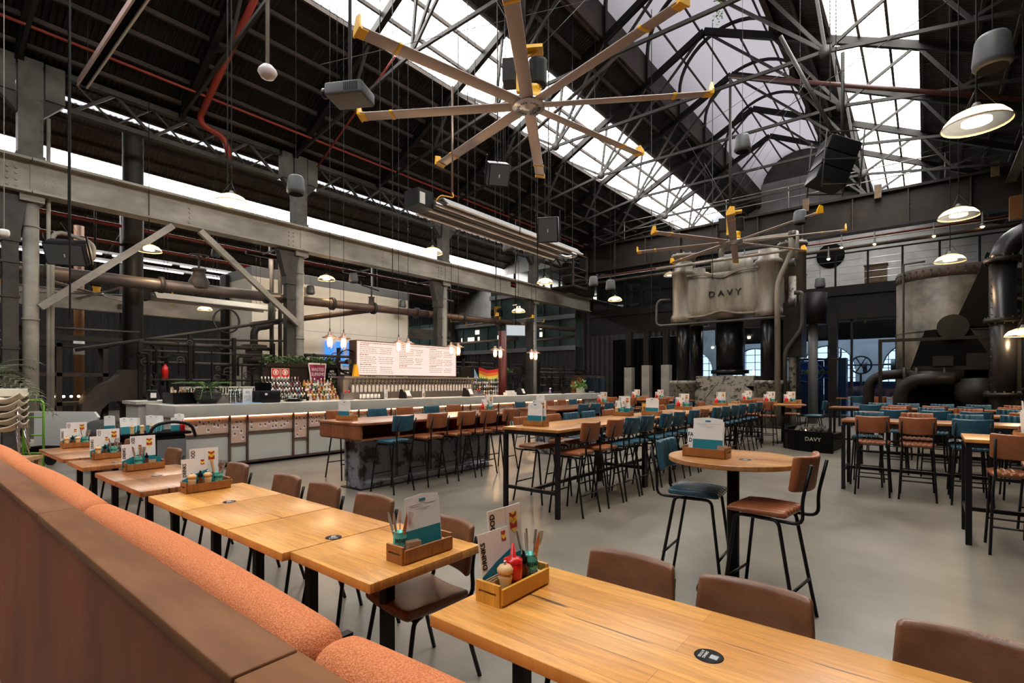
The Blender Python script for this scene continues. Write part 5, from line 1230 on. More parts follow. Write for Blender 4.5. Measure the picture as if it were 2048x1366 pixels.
# wine glasses on the counter, cup racks
def wineglass(lb):
    g = thing('wine_glass', lb, 'glass'); MB().lathe([(.03, 0), (.004, .006), (.004, .08), (.03, .11), (.034, .15), (.026, .19)], (0, 0, 0), 12).build('bowl_and_stem', M_glassw, g); return g
wg = wineglass('wine glass on the bar beside the black tap, first of the row'); wg.location = (-11.0, 5.1, ZC); wg['group'] = 'wine glasses on the bar'
for q in range(1, 10): dup(wg, (-11.0 - .07 * (q % 2), 5.1 + .075 * q, ZC), 0, 'wine glass on the bar beside the black tap, %s of the row' % ORD[q])
g = thing('glass_washer', 'stainless glass racks and washer behind the left of the bar', 'glass rack', (-12.6, 5.0, .95))
MB().box(-.25, .25, -.9, .75, 0, .38).build('cabinet', M_chrome, g)
for q in range(3):
    m2 = MB(); y0 = -.85 + q * .53
    for z in (.40, .56): m2.box(-.24, .24, y0, y0 + .5, z, z + .025)
    for k in range(9): m2.box(.22, .24, y0 + k * .058, y0 + k * .058 + .02, .40, .58)
    m2.build('wire_rack', M_white, g)
g = thing('round_tray', 'black round tray with a shallow silver dish on the bar', 'tray', (-10.9, 5.75, ZC)); MB().lathe([(.001, 0), (.16, 0), (.2, .03)], (0, 0, 0), 24).build('tray', M_black, g); MB().lathe([(.001, .03), (.13, .03), (.15, .07)], (0, 0, 0), 24).build('dish', M_chrome, g)
def easel(u, w, h, lb, m=M_card, txt=None, dx=.1):
    q = onbar(u, dx); g = thing('counter_card', lb, 'sign', q, .4, 'cards standing on the bar')
    MB().box(-.003, .003, -w / 2, w / 2, 0, h).build('card', M_card, g)
    MB().box(.003, .004, -w / 2 + .02, w / 2 - .02, .04, h * .55).build('picture', m, g)
    if txt: text('lettering', txt, h * .22, M_tealc, g, frame((.005, 0, h * .74), (0, 1, 0), (0, 0, 1)), .001)
    return g
M_pic = mat('food_picture', (.5, .42, .35), .5, col2=(.75, .72, .7), scale=20)
easel(495, .24, .30, 'white fifteen dollar offer card at the left of the bar', M_pic, '$15')
easel(772, .16, .26, 'tall white card with blue heading before the taps', M_pic)
easel(847, .15, .25, 'tan food picture card standing before the taps', mat('tan_picture', (.35, .2, .08), .5, var=.6, scale=20))
def pos(u, lb, rz, s=1.0):
    g = thing('pos_terminal', lb, 'till', onbar(u), rz, 'tills on the bar')
    MB().prism([(-.13 * s, 0), (.13 * s, 0), (-.02, .24 * s), (-.10 * s, .24 * s)], -.14 * s, .14 * s, 'y').build('stand', M_black, g)
    T = frame((.065 * s, 0, .135 * s), (0, 1, 0), (-.11, 0, .24)); MB().box(-.10 * s, .10 * s, -.08 * s, .08 * s, .0, .008, T).build('screen', M_card, g)
    return g
g = thing('black_printer', 'bulky black printer and till on the bar', 'till', onbar(531), 0)
MB().rbox((0, 0, .125), (.38, .46, .25), .02, k=2).build('body', M_black, g); MB().box(-.15, .0, -.15, .12, .25, .42).build('raised_screen', M_blackm, g); MB().box(.191, .193, -.1, -.05, .16, .2).build('sticker', M_card, g)
pos(812, 'black till stand with a tilted white screen before the taps', .3); pos(937, 'black till stand right of the taps, nearer', .3, 1.1); pos(1043, 'black till stand at the right part of the bar', .3)
g = thing('monitor', 'small screen showing white and blue on the far bar', 'screen', onbar(1126), .9); MB().box(-.01, .01, -.16, .16, .06, .28).build('panel', M_black, g); MB().box(.01, .012, -.15, .15, .07, .27).build('display', emis('screen_glow', (.7, .8, 1), 1.2), g); MB().box(-.05, .05, -.06, .06, 0, .06).build('foot', M_black, g)
for q, (u, lb) in enumerate(((694, 'left holder with two red topped bottles by the taps'), (957, 'right holder with two red topped bottles by the taps'))):
    g = thing('bottle_holder', lb, 'holder', onbar(u, -.1), 0, 'bottle holders'); m2 = MB(); m2.box(-.08, .08, -.13, .13, 0, .17); m2.build('body', M_chrome, g)
    for s in (-1, 1): MB().lathe([(.025, .17), (.025, .2), (.008, .24), (.001, .24)], (0, s * .05, 0), 10).build('red_cap', M_ketch, g)
g = thing('cup_tray', 'tray of upturned glasses glowing peach before the taps', 'tray', onbar(742, -.2)); MB().box(-.15, .15, -.3, .3, 0, .02).build('tray', M_black, g)
for q in range(10): MB().lathe([(.03, .02), (.024, .13), (.001, .13)], (-.06 + .12 * (q % 2), -.26 + .115 * (q // 2), 0), 10).build('upturned_glass', M_white, g)
g = thing('spray_bottle', 'purple spray bottle standing on the far bar', 'bottle', onbar(1100)); MB().lathe([(.001, 0), (.035, 0), (.035, .12), (.012, .16), (.012, .19)], (0, 0, 0), 12).build('body', mat('purple_liquid', (.25, .2, .5), .3), g); MB().box(-.02, .05, -.012, .012, .19, .23).build('trigger', M_white, g)
g = thing('potted_plant', 'bushy green plant in a pale square pot at the far end of the bar', 'plant', onbar(1161)); MB().box(-.12, .12, -.12, .12, 0, .2).build('pot', M_conc, g); m2 = MB(); rr = random.Random(2); leaves(m2, 160, lambda: (rr.gauss(0, .13), rr.gauss(0, .13), .2 + abs(rr.gauss(0, .13))), .14, rr); m2.build('foliage', M_leaf2, g)
g = thing('plate_stack', 'stack of white plates on the far end of the bar', 'plates', onbar(1183)); 
for q in range(5): MB().lathe([(.001, .012 * q), (.08, .012 * q), (.13, .012 * q + .012)], (0, 0, 0), 18).build('plate', M_white, g)
g = thing('tall_glass_row', 'pale caddy of straws and cups right of the taps', 'caddy', onbar(1020)); MB().box(-.08, .08, -.25, .25, 0, .1).build('box', M_white, g)
for q in range(6): MB().lathe([(.03, .1), (.034, .16)], (0, -.2 + .08 * q, 0), 8).build('cup', M_white, g)
# dark patterned machines at the far end
g = thing('arcade_cabinet', 'dark orange patterned cabinet beyond the far end of the bar', 'cabinet', (-11.9, 20.2, 0))
MB().box(-.35, .35, -.9, .9, 0, 1.95).build('carcass', mat('orange_art', (.02, .012, .01), .4, col2=(.5, .18, .02), scale=4, contrast=(.52, .72)), g)
for s in (-1, 1): MB().box(.35, .37, s * .42 - .38, s * .42 + .38, .3, 1.85).build('glass_front', M_dglass, g)

# ---- cage pendant lamps over the bar
E_bulb = emis('edison_bulb', (1.0, 0.55, 0.25), 30.0)
M_copper = mat('aged_copper', (.32, .20, .15), .4, .7)
def cage(label, loc):
    g = thing('cage_pendant', label, 'pendant lamp', loc, 0, 'cage pendants over the bar')
    MB().lathe([(.001, .22), (.04, .21), (.05, .15), (.17, .09), (.18, .075), (.05, .09)], (0, 0, 0), 16).build('shade', M_copper, g)
    MB().lathe([(.001, -.13), (.04, -.12), (.05, -.05), (.045, .08)], (0, 0, 0), 12).build('bulb', E_bulb, g)
    m2 = MB()
    for q in range(6): a = q * PI / 3; m2.tube([(.06 * math.cos(a), .06 * math.sin(a), .08), (.075 * math.cos(a), .075 * math.sin(a), -.04), (.04 * math.cos(a), .04 * math.sin(a), -.17)], .004, 4)
    m2.build('cage', M_copper, g); MB().cyl((0, 0, 0), (0, 0, 1), .007, 6).build('cord', M_black, g, (0, 0, .22)); fit(g, 'cord')
    m3 = MB(); m3.tube([(-.05, 0, .16), (0, 0, .34), (.05, 0, .16)], .004, 4); m3.build('hanger', M_black, g)
    return g
cg = None
for i, (y, ) in enumerate(((6.7,), (7.07,), (8.74,), (9.06,), (10.7,), (11.0,), (12.7,), (12.97,), (14.7,), (14.95,))):
    lb = 'glowing copper cage pendant over the bar, %s from the left' % ORD[i]
    cg = cage(lb, (-11, y, 2.62)) if cg is None else cg
    if i: dup(cg, (-11, y, 2.62), 0, lb)
for y in (6.88, 8.9, 10.85, 12.83, 14.82):
    L = bpy.data.lights.new('pendant_light', 'POINT'); L.energy = 30; L.color = (1, .62, .32); L.shadow_soft_size = .12
    o = bpy.data.objects.new('pendant_light', L); COL.objects.link(o); o.location = (-11, y, 2.4)
# ================================================================ LEFT AISLE
M_wpan = mat('cream_wall_panel', (0.78, 0.73, 0.64), .6, var=.03)
g = thing('white_pavilion', 'large cream panelled box room standing in the left aisle', 'room', (-21.4, 12.7, 0))
MB().box(-1.5, 1.4, -3.8, 3.8, 0, 5.72).build('panelling', M_wpan, g); MB().box(-1.52, 1.42, -3.82, 3.82, 5.72, 6.1).build('parapet', M_grey, g)
m2 = MB()
for y in (-1.9, 0, 1.9): m2.box(1.4, 1.404, y - .008, y + .008, 0, 5.72)
for z in (1.9, 3.8): m2.box(1.4, 1.404, -3.8, 3.8, z - .008, z + .008)
m2.build('panel_joint', M_greyink, g); MB().box(-1.1, -.6, -3.95, -3.8, 0, 6.0).build('corner_post', M_dark, g)
M_bluel = emis('blue_letter_glow', (0.07, 0.30, 1.0), 1.0)
g = thing('sign_letters', 'row of big glowing blue letters on the cream room wall', 'sign', (-19.99, 13.75, 2.35))
for q, ch in enumerate('BREWDOG'):
    text('letter', ch, 1.42, M_bluel, g, frame((.055, -1.62 + .54 * q, .5), (0, 1, 0), (0, 0, 1)), .05, sx=.60, bold=.03)
for i, y in enumerate((8.0, 11.6, 14.6)):  # made-up lamps, added only to brighten the cream room wall
    g = thing('cream_room_fill', 'slim black fill lamp added to brighten the cream room, %s of three' % ORD[i], 'lamp', (-17.3, y, 5.9), 0, 'fill lamps added for the cream room')
    MB().box(-.06, .06, -.5, .5, -.05, .05).build('housing', M_black, g); MB().box(-.02, .95, -.03, .03, .0, .04).build('arm', M_black, g); MB().box(-.062, -.06, -.45, .45, -.03, .03).build('lamp_strip', E_dome, g)
    L = bpy.data.lights.new('cream_room_fill_light', 'AREA'); L.shape = 'RECTANGLE'; L.size = .12; L.size_y = .9; L.energy = 26; L.color = (1, .90, .76)
    o = bpy.data.objects.new('cream_room_fill_light', L); COL.objects.link(o); o.location = (-17.4, y, 5.88); o.rotation_euler = (0, math.radians(52), 0)
# big pipe along the columns
g = thing('main_pipe', 'thick brown pipe running level across all the columns', 'pipe', (-16.92, 0, 0))
seg = [(-5, 4.30), (3, 4.37), (8.4, 4.48), (15.0, 4.64), (21.5, 4.78), (27, 4.90)]
for i, (a, b) in enumerate(zip(seg, seg[1:])): MB().tube([(0, a[0], a[1]), (0, b[0], b[1])], .175 - .012 * i, 18).build('pipe_length', M_rustp if False else (mat('brown_pipe_%d' % i, ((.16, .13, .115), (.16, .13, .115), (.15, .10, .075), (.14, .085, .06), (.12, .09, .07))[i], .4, .4, var=.25, scale=2)), g)
for y in (-1.5, 2.6, 5.0, 8.0, 10.4, 12.2, 14.4, 17.2, 20.8): MB().cyl((0, y - .05, 4.35 + .0215 * (y - 2)), (0, y + .05, 4.35 + .0215 * (y - 2)), .235, 16).build('flange', M_steel, g)
q = atx(398, 545, -16.92); v_ = thing('gate_valve', 'large gate valve standing on the thick pipe', 'valve', (-16.92, q.y, 4.66))
MB().lathe([(.25, -.2), (.28, 0), (.2, .15), (.14, .3), (.2, .32), (.2, .38), (.001, .4)], (0, 0, 0), 16).build('bonnet', M_steel, v_); MB().lathe([(.22, .75), (.26, .75), (.26, .79), (.22, .79), (.22, .75)], (0, 0, 0), 20).build('handwheel', M_steel, v_)
MB().cyl((0, 0, .3), (0, 0, .8), .03, 8).build('stem', M_steel, v_); MB().box(-.26, .26, -.02, .02, .75, .78).build('spoke', M_steel, v_)
q = atx(743, 600, -16.92); v_ = thing('valve', 'small valve standing on the brown pipe left of the third column', 'valve', (-16.92, q.y, 4.8)); MB().lathe([(.12, -.1), (.1, .15), (.14, .2), (.001, .22)], (0, 0, 0), 12).build('bonnet', M_steel, v_); MB().tube([(0, -.5, .75), (0, -.45, .6), (0, .35, .5)], .03, 6).build('lever', M_steel, v_); MB().cyl((0, 0, .2), (0, 0, .6), .03, 8).build('stem', M_steel, v_)
# brown side pipe crossing behind
tag(MB().tube([atx(500, 650, -18.5), atx(745, 620, -17.0)], .1, 12).build('branch_pipe', MATS['brown_pipe_3']), 'thinner brown pipe slanting up to join the main pipe', 'pipe')
for (a, b, r, lb) in (((1055, 683, -17.4), (1150, 672, -17.4), .08, 'thin rusty pipe below the pale pipe at the fourth column'), ((905, 688, -17.4), (1035, 678, -17.4), .07, 'thin rusty pipe running right of the glowing board')):
    tag(MB().tube([atx(*a[:2], a[2]), atx(*b[:2], b[2])], r, 10).build('service_pipe', MATS['brown_pipe_4']), lb, 'pipe')
# vertical and bent pipes in the first bay
o = MB()
for dx in (0, .13): pass
for i, (u, lb) in enumerate(((97, 'left of the twin vertical conduits in the first bay'), (104, 'right of the twin vertical conduits, bending over at its top'))):
    a = atx(u, 800, -16.45)
    if i == 0: tag(MB().cyl((a.x, a.y, 0), (a.x, a.y, 8.0), .04, 8).build('conduit', M_steel_l), lb, 'pipe')
    else: tag(MB().tube(fillet([(a.x, a.y, 0), (a.x, a.y, atx(u, 458, -16.45).z), atx(190, 487, -16.45), atx(185, 520, -16.45)], .3), .05, 8).build('conduit', M_steel_l), lb, 'pipe')
# steam hammer: tall round column with a flaring C frame
q = atx(266, 700, -17.9)
g = thing('steam_hammer', 'old steam hammer with tall dark round column and curved frame', 'machine', (-17.9, q.y, 0))
MB().lathe([(.30, 1.7), (.25, 2.2), (.245, 9.0)], (0, 0, 0), 20).build('column', M_dark, g)
MB().lathe([(.30, 5.6), (.255, 5.75), (.255, 8.9)], (0, 0, 0), 20).build('sleeve', M_steel, g)
m2 = MB(); m2.prism([(.3, 2.0), (-.3, 2.0), (-.38, 1.85), (-.52, 1.72), (-.75, 1.62), (-.95, 1.5), (-1.1, 1.3), (-1.2, 1.05), (-1.25, .7), (-1.22, 0), (-.85, 0), (-.86, .6), (-.78, .9), (-.62, 1.08), (-.4, 1.12), (-.25, 1.0), (-.2, .7), (-.2, 0), (.45, 0), (.42, 1.3), (.34, 1.7)], -.3, .3, 'x'); m2.build('curved_frame', M_rust, g)
# second row of columns and beams deep in the aisle
g0 = thing('aisle_column', 'dark column deep in the left aisle, first from the left', 'column', (-28, .2, 0), 0, 'aisle columns')
MB().cyl((0, 0, 0), (0, 0, 9.5), .2, 14).build('shaft', M_steel, g0); MB().box(-.3, .3, -.3, .3, 4.9, 5.1).build('bracket', M_steel, g0); MB().box(-.15, .15, .25, .5, 0, 8.5).build('flat_post', M_steel, g0)
for i in range(1, 5): dup(g0, (-28, .2 + 6.68 * i, 0), 0, 'dark column deep in the left aisle, %s from the left' % ORD[i])
tag(MB().box(-28.2, -27.8, YB, 27, 4.75, 5.45).build('aisle_beam', M_steel_l), 'pale horizontal beam deep in the left aisle', 'beam')
tag(MB().box(-27.9, -27.7, YB, 27, 3.4, 3.62).build('aisle_pipe', M_steel), 'grey horizontal pipe below the aisle beam', 'pipe')
q = D(158, 600, 24); g = thing('ochre_post', 'ochre brown round post lit warmly in the left aisle', 'post', (q.x, q.y, 0)); MB().cyl((0, 0, 0), (0, 0, 9), .2, 14).build('shaft', mat('ochre_paint', (.24, .10, .03), .5), g); MB().cyl((0, 0, 2.95), (0, 0, 3.6), .21, 14).build('white_sleeve', M_white, g)
# strip lights
E_tube = emis('tube_glow', (1.0, .93, .85), 4.0)
for i, (x, z, y0, y1) in enumerate(((-26, 6.88, -4, 10.8), (-25.6, 6.5, -4, 11.2))):
    g = thing('strip_light', '%s pale line of strip lights in the left aisle' % ('upper' if i == 0 else 'lower'), 'strip light', (x, 0, z)); MB().box(-.12, .12, y0, y1, 0, .1).build('tray', M_chrome, g)
    n = 6
    for k in range(n): yy = y0 + (y1 - y0) * k / n; MB().box(-.05, .05, yy + .1, yy + (y1 - y0) / n - .25, -.04, 0).build('tube', E_tube, g)
# red service pipes in the aisle
for i, (x, z) in enumerate(((-25, 7.9), (-23.5, 8.1), (-26.5, 7.5))): tag(MB().cyl((x, YB, z), (x, 26, z), .07 + .03 * (i == 1), 8).build('sprinkler_pipe', M_red), 'dull red service pipe in the left aisle, %s of three' % ORD[i], 'pipe')
# teal glazed office block at the end of the aisle
M_tglass = mat('teal_office_glass', (.025, .045, .048), .08, col2=(.07, .115, .115), scale=.7, spec=.8); E_win = emis('office_window_glow', (1, .85, .6), 2.0)
g = thing('office_block', 'teal glazed office storeys closing the left aisle', 'office', (-27, 27.3, 0))
MB().box(-10, 9.9, .3, 1.5, 3.9, 6.3).box(2.7, 9.9, .3, 1.5, 6.3, 9.2).build('curtain_glass', M_tglass, g); MB().box(-10, 9.9, .2, 1.5, 0, 3.9).build('base_wall', M_cladx, g)
for z, xa in ((3.9, -10), (5.9, -10), (7.7, 2.7)): MB().box(xa, 9.9, .1, .35, z - .18, z + .1).build('floor_edge', M_grey, g)
for k in range(17): MB().box(-10 + k * 1.24 - .03, -10 + k * 1.24 + .03, .22, .32, 3.9, 6.3 if k < 11 else 9.2).build('mullion', M_steel, g)
rr = random.Random(4)
for k in range(14): x = rr.uniform(-2, 9.3); z = rr.choice((4.7, 5.2, 6.6, 7.0, 8.2)); w = rr.uniform(.1, .5); MB().box(x, x + w, .26, .3, z, z + rr.choice((.05, .3))).build('lit_window', E_win, g)
struct(MB().box(-16.9, -16.3, 28.0, 28.3, 0, 8.2), 'wall_end', M_cladx)
struct(MB().box(-37.3, -16.9, 44, 44.3, 0, 14.3), 'wall_aisle', M_dark)
# cladding inside the aisle, with a dim doorway
# machinery racks full of pipes, valves and hooks
rr = random.Random(21)
def rack(y0, y1, x, h, lb, dens):
    g = thing('pipework_rack', lb, 'pipework', (x, (y0 + y1) / 2, 0), 0, 'old pipework racks behind the bar'); hw = (y1 - y0) / 2
    n = max(2, int((y1 - y0) / 1.1))
    for k in range(n + 1): MB().box(-.05, .05, -hw + 2 * hw * k / n - .05, -hw + 2 * hw * k / n + .05, 0, h + rr.uniform(-.1, .5)).build('upright', M_dark, g)
    m2 = MB()
    for z in (h * .45, h * .62, h * .8, h * .92, h): m2.cyl((rr.uniform(-.15, .15), -hw, z), (rr.uniform(-.15, .15), hw, z), rr.uniform(.025, .06), 8)
    m2.build('rails', M_steel, g)
    m2 = MB()
    for k in range(int((y1 - y0) * dens)):
        yy = rr.uniform(-hw, hw); xx = rr.uniform(-.25, .25); z0_ = rr.uniform(0, h * .7); z1_ = rr.uniform(z0_ + .3, h + .15)
        m2.tube(fillet([(xx, yy, z0_), (xx, yy, z1_), (xx + .1, yy + rr.uniform(-.4, .4), z1_)], .08, 3), rr.uniform(.015, .04), 6)
    m2.build('riser_pipes', M_dark, g)
    for k in range(int((y1 - y0) * dens * .6)):
        yy = rr.uniform(-hw, hw); z = rr.uniform(h * .4, h * 1.02); r = rr.uniform(.06, .14); m2 = MB()
        T = Matrix.Translation((.15, yy, z)) @ Matrix.Rotation(PI / 2, 4, 'Y')
        m2.lathe([(r, -.012), (r + .025, 0), (r, .012), (r - .012, 0), (r, -.012)], (0, 0, 0), 12, T); m2.cyl((.0, yy, z), (.16, yy, z), .02, 6); m2.box(.14, .155, yy - r, yy + r, z - .01, z + .01)
        m2.build('valve_wheel', M_steel, g)
    return g
rack(4.5, 8.2, -16.9, 2.75, 'dark rack of old pipes and valves behind the glass racks', 7)
rack(9.3, 12.0, -16.9, 2.6, 'dark rack of old pipes hidden behind the glowing board', 6)
rack(12.2, 15.0, -16.9, 2.5, 'dark rack of old pipes just right of the glowing board', 6)
rack(16.1, 21.8, -16.9, 2.6, 'dark rack of old pipes behind the far bar', 6)
rack(22.6, 27.5, -16.4, 2.4, 'dark rack of old pipes near the black far wall', 5)
rack(.6, 2.4, -19.4, 3.0, 'dark machinery frame behind the green hand truck', 6)
g = thing('forge_cabinet', 'dark open forge cabinet with faint warm lights behind the white board', 'machine', (-18.4, 3.0, 0))
m2 = MB()
for y in (-1.0, 0, 1.0): m2.box(-.3, .3, y - .06, y + .06, 0, 2.7)
for z in (.1, 1.0, 1.8, 2.6): m2.box(-.3, .3, -1.06, 1.06, z, z + .1)
m2.build('frame', M_rust, g)
for k in range(6): MB().ball((.1, -.2 + .16 * k, 1.25), .035, 8).build('warm_indicator', E_warm, g)
# thick vertical manifold against the cream room
q = atx(508, 700, -17.6); g = thing('valve_manifold', 'rusty flanged valve manifold standing left of the second column', 'machine', (-17.6, q.y, 0))
MB().lathe([(.3, 0), (.3, 1.6), (.22, 1.7), (.22, 2.3), (.34, 2.32), (.34, 2.5), (.26, 2.52), (.26, 2.75), (.4, 2.8), (.4, 2.9), (.001, 2.92)], (0, 0, 0), 16).build('body', M_rust, g)
MB().tube(fillet([(0, 0, 2.8), (0, 0, 3.5), (0, .6, 3.6), (0, .6, 4.6)], .25), .12, 12).build('bend', M_steel, g)
for y in (.6, .9): MB().cyl((0, y, 1.0), (0, y, 6.0), .07, 10).build('riser', M_rust, g)
MB().lathe([(.36, 0), (.41, 0), (.41, .05), (.36, .05), (.36, 0)], (0, 0, 0), 24, Matrix.Translation((.3, -1.0, 3.6)) @ Matrix.Rotation(PI / 2, 4, 'Y')).build('ring', M_steel, g)
tag(MB().tube([atx(150, 700, -17.2), atx(590, 637, -16.9)], .05, 8).build('tie_rod', M_steel), 'long thin rusty rod slanting up toward the second column', 'rod')
tag(MB().tube([atx(290, 678, -17.0), atx(575, 682, -17.0)], .035, 8).build('tie_rod', M_steel), 'level thin rod crossing behind the bar at the left', 'rod')
tag(MB().tube([atx(90, 655, -17.0), atx(280, 665, -17.0)], .03, 8).build('tie_rod', M_steel), 'thin level rod in the first bay behind the twin conduits', 'rod')
# white partition, hand truck, chair stack, palm
M_wbd = mat('white_board', (.60, .61, .59), .5)
g = thing('white_partition', 'large white board with a chamfered corner on dark feet at the left', 'board', (-14.9, 2.62, 0), math.atan2(.75, 1.15))
MB().prism([(-.82, .22), (.72, .22), (.60, .62), (.76, .86), (.66, .98), (-.82, .98)], -.03, .03, 'y').build('board', M_wbd, g); MB().box(-.8, .7, -.2, .2, 0, .2).build('foot', M_blackm, g)
M_green = mat('lime_green_paint', (.22, .55, .05), .4)
g = thing('hand_truck', 'lime green tubular hand truck at the left', 'hand truck', (-13.55, 1.86, 0), math.atan2(.63, .78))
m2 = MB(); m2.tube(fillet([(-.2, 0, 0), (-.2, 0, 1.28), (.2, 0, 1.28), (.2, 0, 0)], .1), .02, 8)
for z in (.25, .6, .95): m2.cyl((-.2, 0, z), (.2, 0, z), .016, 6)
m2.tube(fillet([(-.12, -.02, .95), (-.1, -.1, .6), (-.12, -.02, .3)], .1), .014, 6); m2.build('frame', M_green, g); MB().box(-.22, .22, -.25, .0, 0, .012).build('toe_plate', M_green, g)
for s in (-1, 1): MB().cyl((s * .25, .08, .12), (s * .29, .08, .12), .12, 16).build('wheel', M_black, g)
M_cream = mat('cream_plastic', (.66, .60, .48), .5)
g0 = thing('stacking_chair', 'cream stacking chair, lowest in the stack at the far left', 'chair', (-11.25, 1.22, .44), math.atan2(.63, .78) + .5, 'stacked cream chairs')
MB().rbox((0, 0, .42), (.46, .44, .03), .014, k=2, nx=6, ny=6, warp=lambda x, y, z: (x, y, z + .1 * (x / .22) ** 2 + .05 * (y / .2) ** 2)).build('shell', M_cream, g0)
MB().rbox((0, .24, .55), (.46, .03, .2), .014, k=2, nx=6, warp=lambda x, y, z: (x, y - .1 * (x / .22) ** 2, z)).build('backrest', M_cream, g0)
for a in (-1, 1):
    for b in (-1, 1): MB().cyl((a * .17, b * .15, .42), (a * .23, b * .22, .0), .012, 8).build('leg', M_chrome, g0)
for k in range(1, 5): dup(g0, (-11.25, 1.22, .44 + .11 * k), g0.rotation_euler[2], 'cream stacking chair, %s in the stack at the far left' % (ORD[k] + ' from the bottom'))
g = thing('timber_stand', 'rough timber stand carrying the cream chair stack', 'stand', (-11.25, 1.22, 0), .9)
m2 = MB()
for a in (-1, 1):
    for b in (-1, 1): m2.box(a * .27 - .03, a * .27 + .03, b * .27 - .03, b * .27 + .03, 0, .38)
m2.box(-.32, .32, -.32, .32, .38, .44); m2.build('body', mat('raw_pine', (.50, .30, .13), .6, var=.15, scale=6), g)
g = thing('potted_palm', 'large green palm reaching in from the left edge', 'plant', (-13.2, 1.0, 0)); rr = random.Random(8)
MB().lathe([(.001, 0), (.25, 0), (.3, .5), (.27, .5), (.001, .45)], (0, 0, 0), 16).build('pot', M_dark, g); MB().cyl((0, 0, .45), (0, 0, 1.6), .07, 10).build('trunk', M_rust, g)
M_palm = mat('palm_green', (.035, .06, .02), .5, col2=(.12, .13, .06), scale=5)
for q in range(18):
    a = q * 2.399; L_ = rr.uniform(.8, 1.25); up = rr.uniform(.3, .95); m2 = MB(); prev = None
    P_ = lambda t: Vector((math.cos(a) * L_ * t, math.sin(a) * L_ * t, 1.6 + up * t * 1.3 - .9 * t * t * L_))
    for k in range(16):
        t = k / 15; p_ = P_(t); d = (P_(t + .02) - p_).normalized(); sd = Vector((-math.sin(a), math.cos(a), 0)); ln = .34 * (1 - abs(t - .4))
        if prev: m2.beam(prev, p_, .012, .008)
        prev = p_
        for s in (-1, 1): m2.add([p_, p_ + d * .03 + sd * s * ln * .5, p_ + d * .12 + sd * s * ln - Vector((0, 0, .1 * ln)), p_ - d * .01 + sd * s * ln * .5], [(0, 1, 2, 3)])
    m2.build('frond', M_palm, g)
# black trolley with menus, covered heap
g = thing('bin_trolley', 'black service trolley with arched handle between bar and low tables', 'trolley', (-9.85, 2.75, 0), .0)
MB().rbox((0, 0, .42), (.55, .9, .72), .05, k=3).build('body', M_black, g); MB().box(-.33, .33, -.55, .5, .78, .82).build('shelf', M_blackm, g)
MB().tube(fillet([(.34, -.1, .72), (.34, -.06, .94), (.34, .2, 1.0), (.34, .5, .94), (.34, .56, .72)], .12), .025, 10).build('handle', M_black, g)
for s in (-.3, .3): MB().cyl((-.2, s, .06), (.2, s, .06), .06, 10).build('wheel', M_dark, g)
MB().box(.28, .3, .02, .42, .15, .7).build('grey_panel', M_grey, g)
for q in range(9):
    place(lambda l: menu_proto('board', l), 'board', Matrix.Translation((-10.1 + .19 * ((q * 2) % 3), 2.28 + .115 * q, .822)) @ Matrix.Rotation(H + .5 * math.sin(q * 2.3), 4, 'Z') @ Matrix.Rotation(-.05 - .09 * (q % 3), 4, 'X') @ Matrix.Diagonal((.62, 1, .95 - .06 * (q % 4), 1)), 'spare clipboard menu on the black trolley, %s from the left' % ORD[q], 'spare menus on the trolley')
place(ketch_, 'ketch', Matrix.Translation((-9.62, 3.15, .8202)), 'red squeeze bottle at the right of the black trolley', 'red squeeze bottle on the tables')
for q in range(3): place(mill_, 'mill', Matrix.Translation((-9.6, 2.45 + .13 * q, .8202)), 'pale pepper mill on the black trolley, %s of three' % ORD[q], 'mill on the tables')
M_cover = mat('black_cover_cloth', (.014, .014, .015), .75, bump=.6, bscale=6)
o = MB().rbox((0, 0, .47), (.75, .8, .94), .34, nx=8, ny=8, nz=8, k=4, warp=lambda x, y, z: (x * (1 - .3 * (z + .5)) + .04 * math.sin(9 * z + 5 * y), y * (1 - .25 * (z + .5)) + .04 * math.sin(11 * z + 7 * x), z)).build('covered_heap', M_cover, None, (-11.8, 2.56, 0)); tag(o, 'heap under a black cloth cover beside the white board', 'cover')

q = atx(329, 742, -16.6); g = thing('fire_extinguisher', 'small red fire extinguisher hanging on the dark pipe rack', 'extinguisher', (-16.55, q.y, q.z))
MB().lathe([(.001, -.22), (.08, -.22), (.08, .1), (.03, .16), (.03, .2), (.001, .2)], (0, 0, 0), 12).build('cylinder', M_ketch, g); MB().box(-.02, .08, -.02, .02, .2, .25).build('lever', M_blackm, g)
g = thing('power_reel', 'white hanging power outlet at the left edge', 'power outlet', D(8, 466, 8.5)); MB().rbox((0, 0, 0), (.14, .14, .12), .04, k=3).build('housing', M_white, g); MB().cyl((0, 0, 0), (0, 0, 1), .006, 5).build('cord', M_steel_l, g, (0, 0, .06)); fit(g, 'cord')
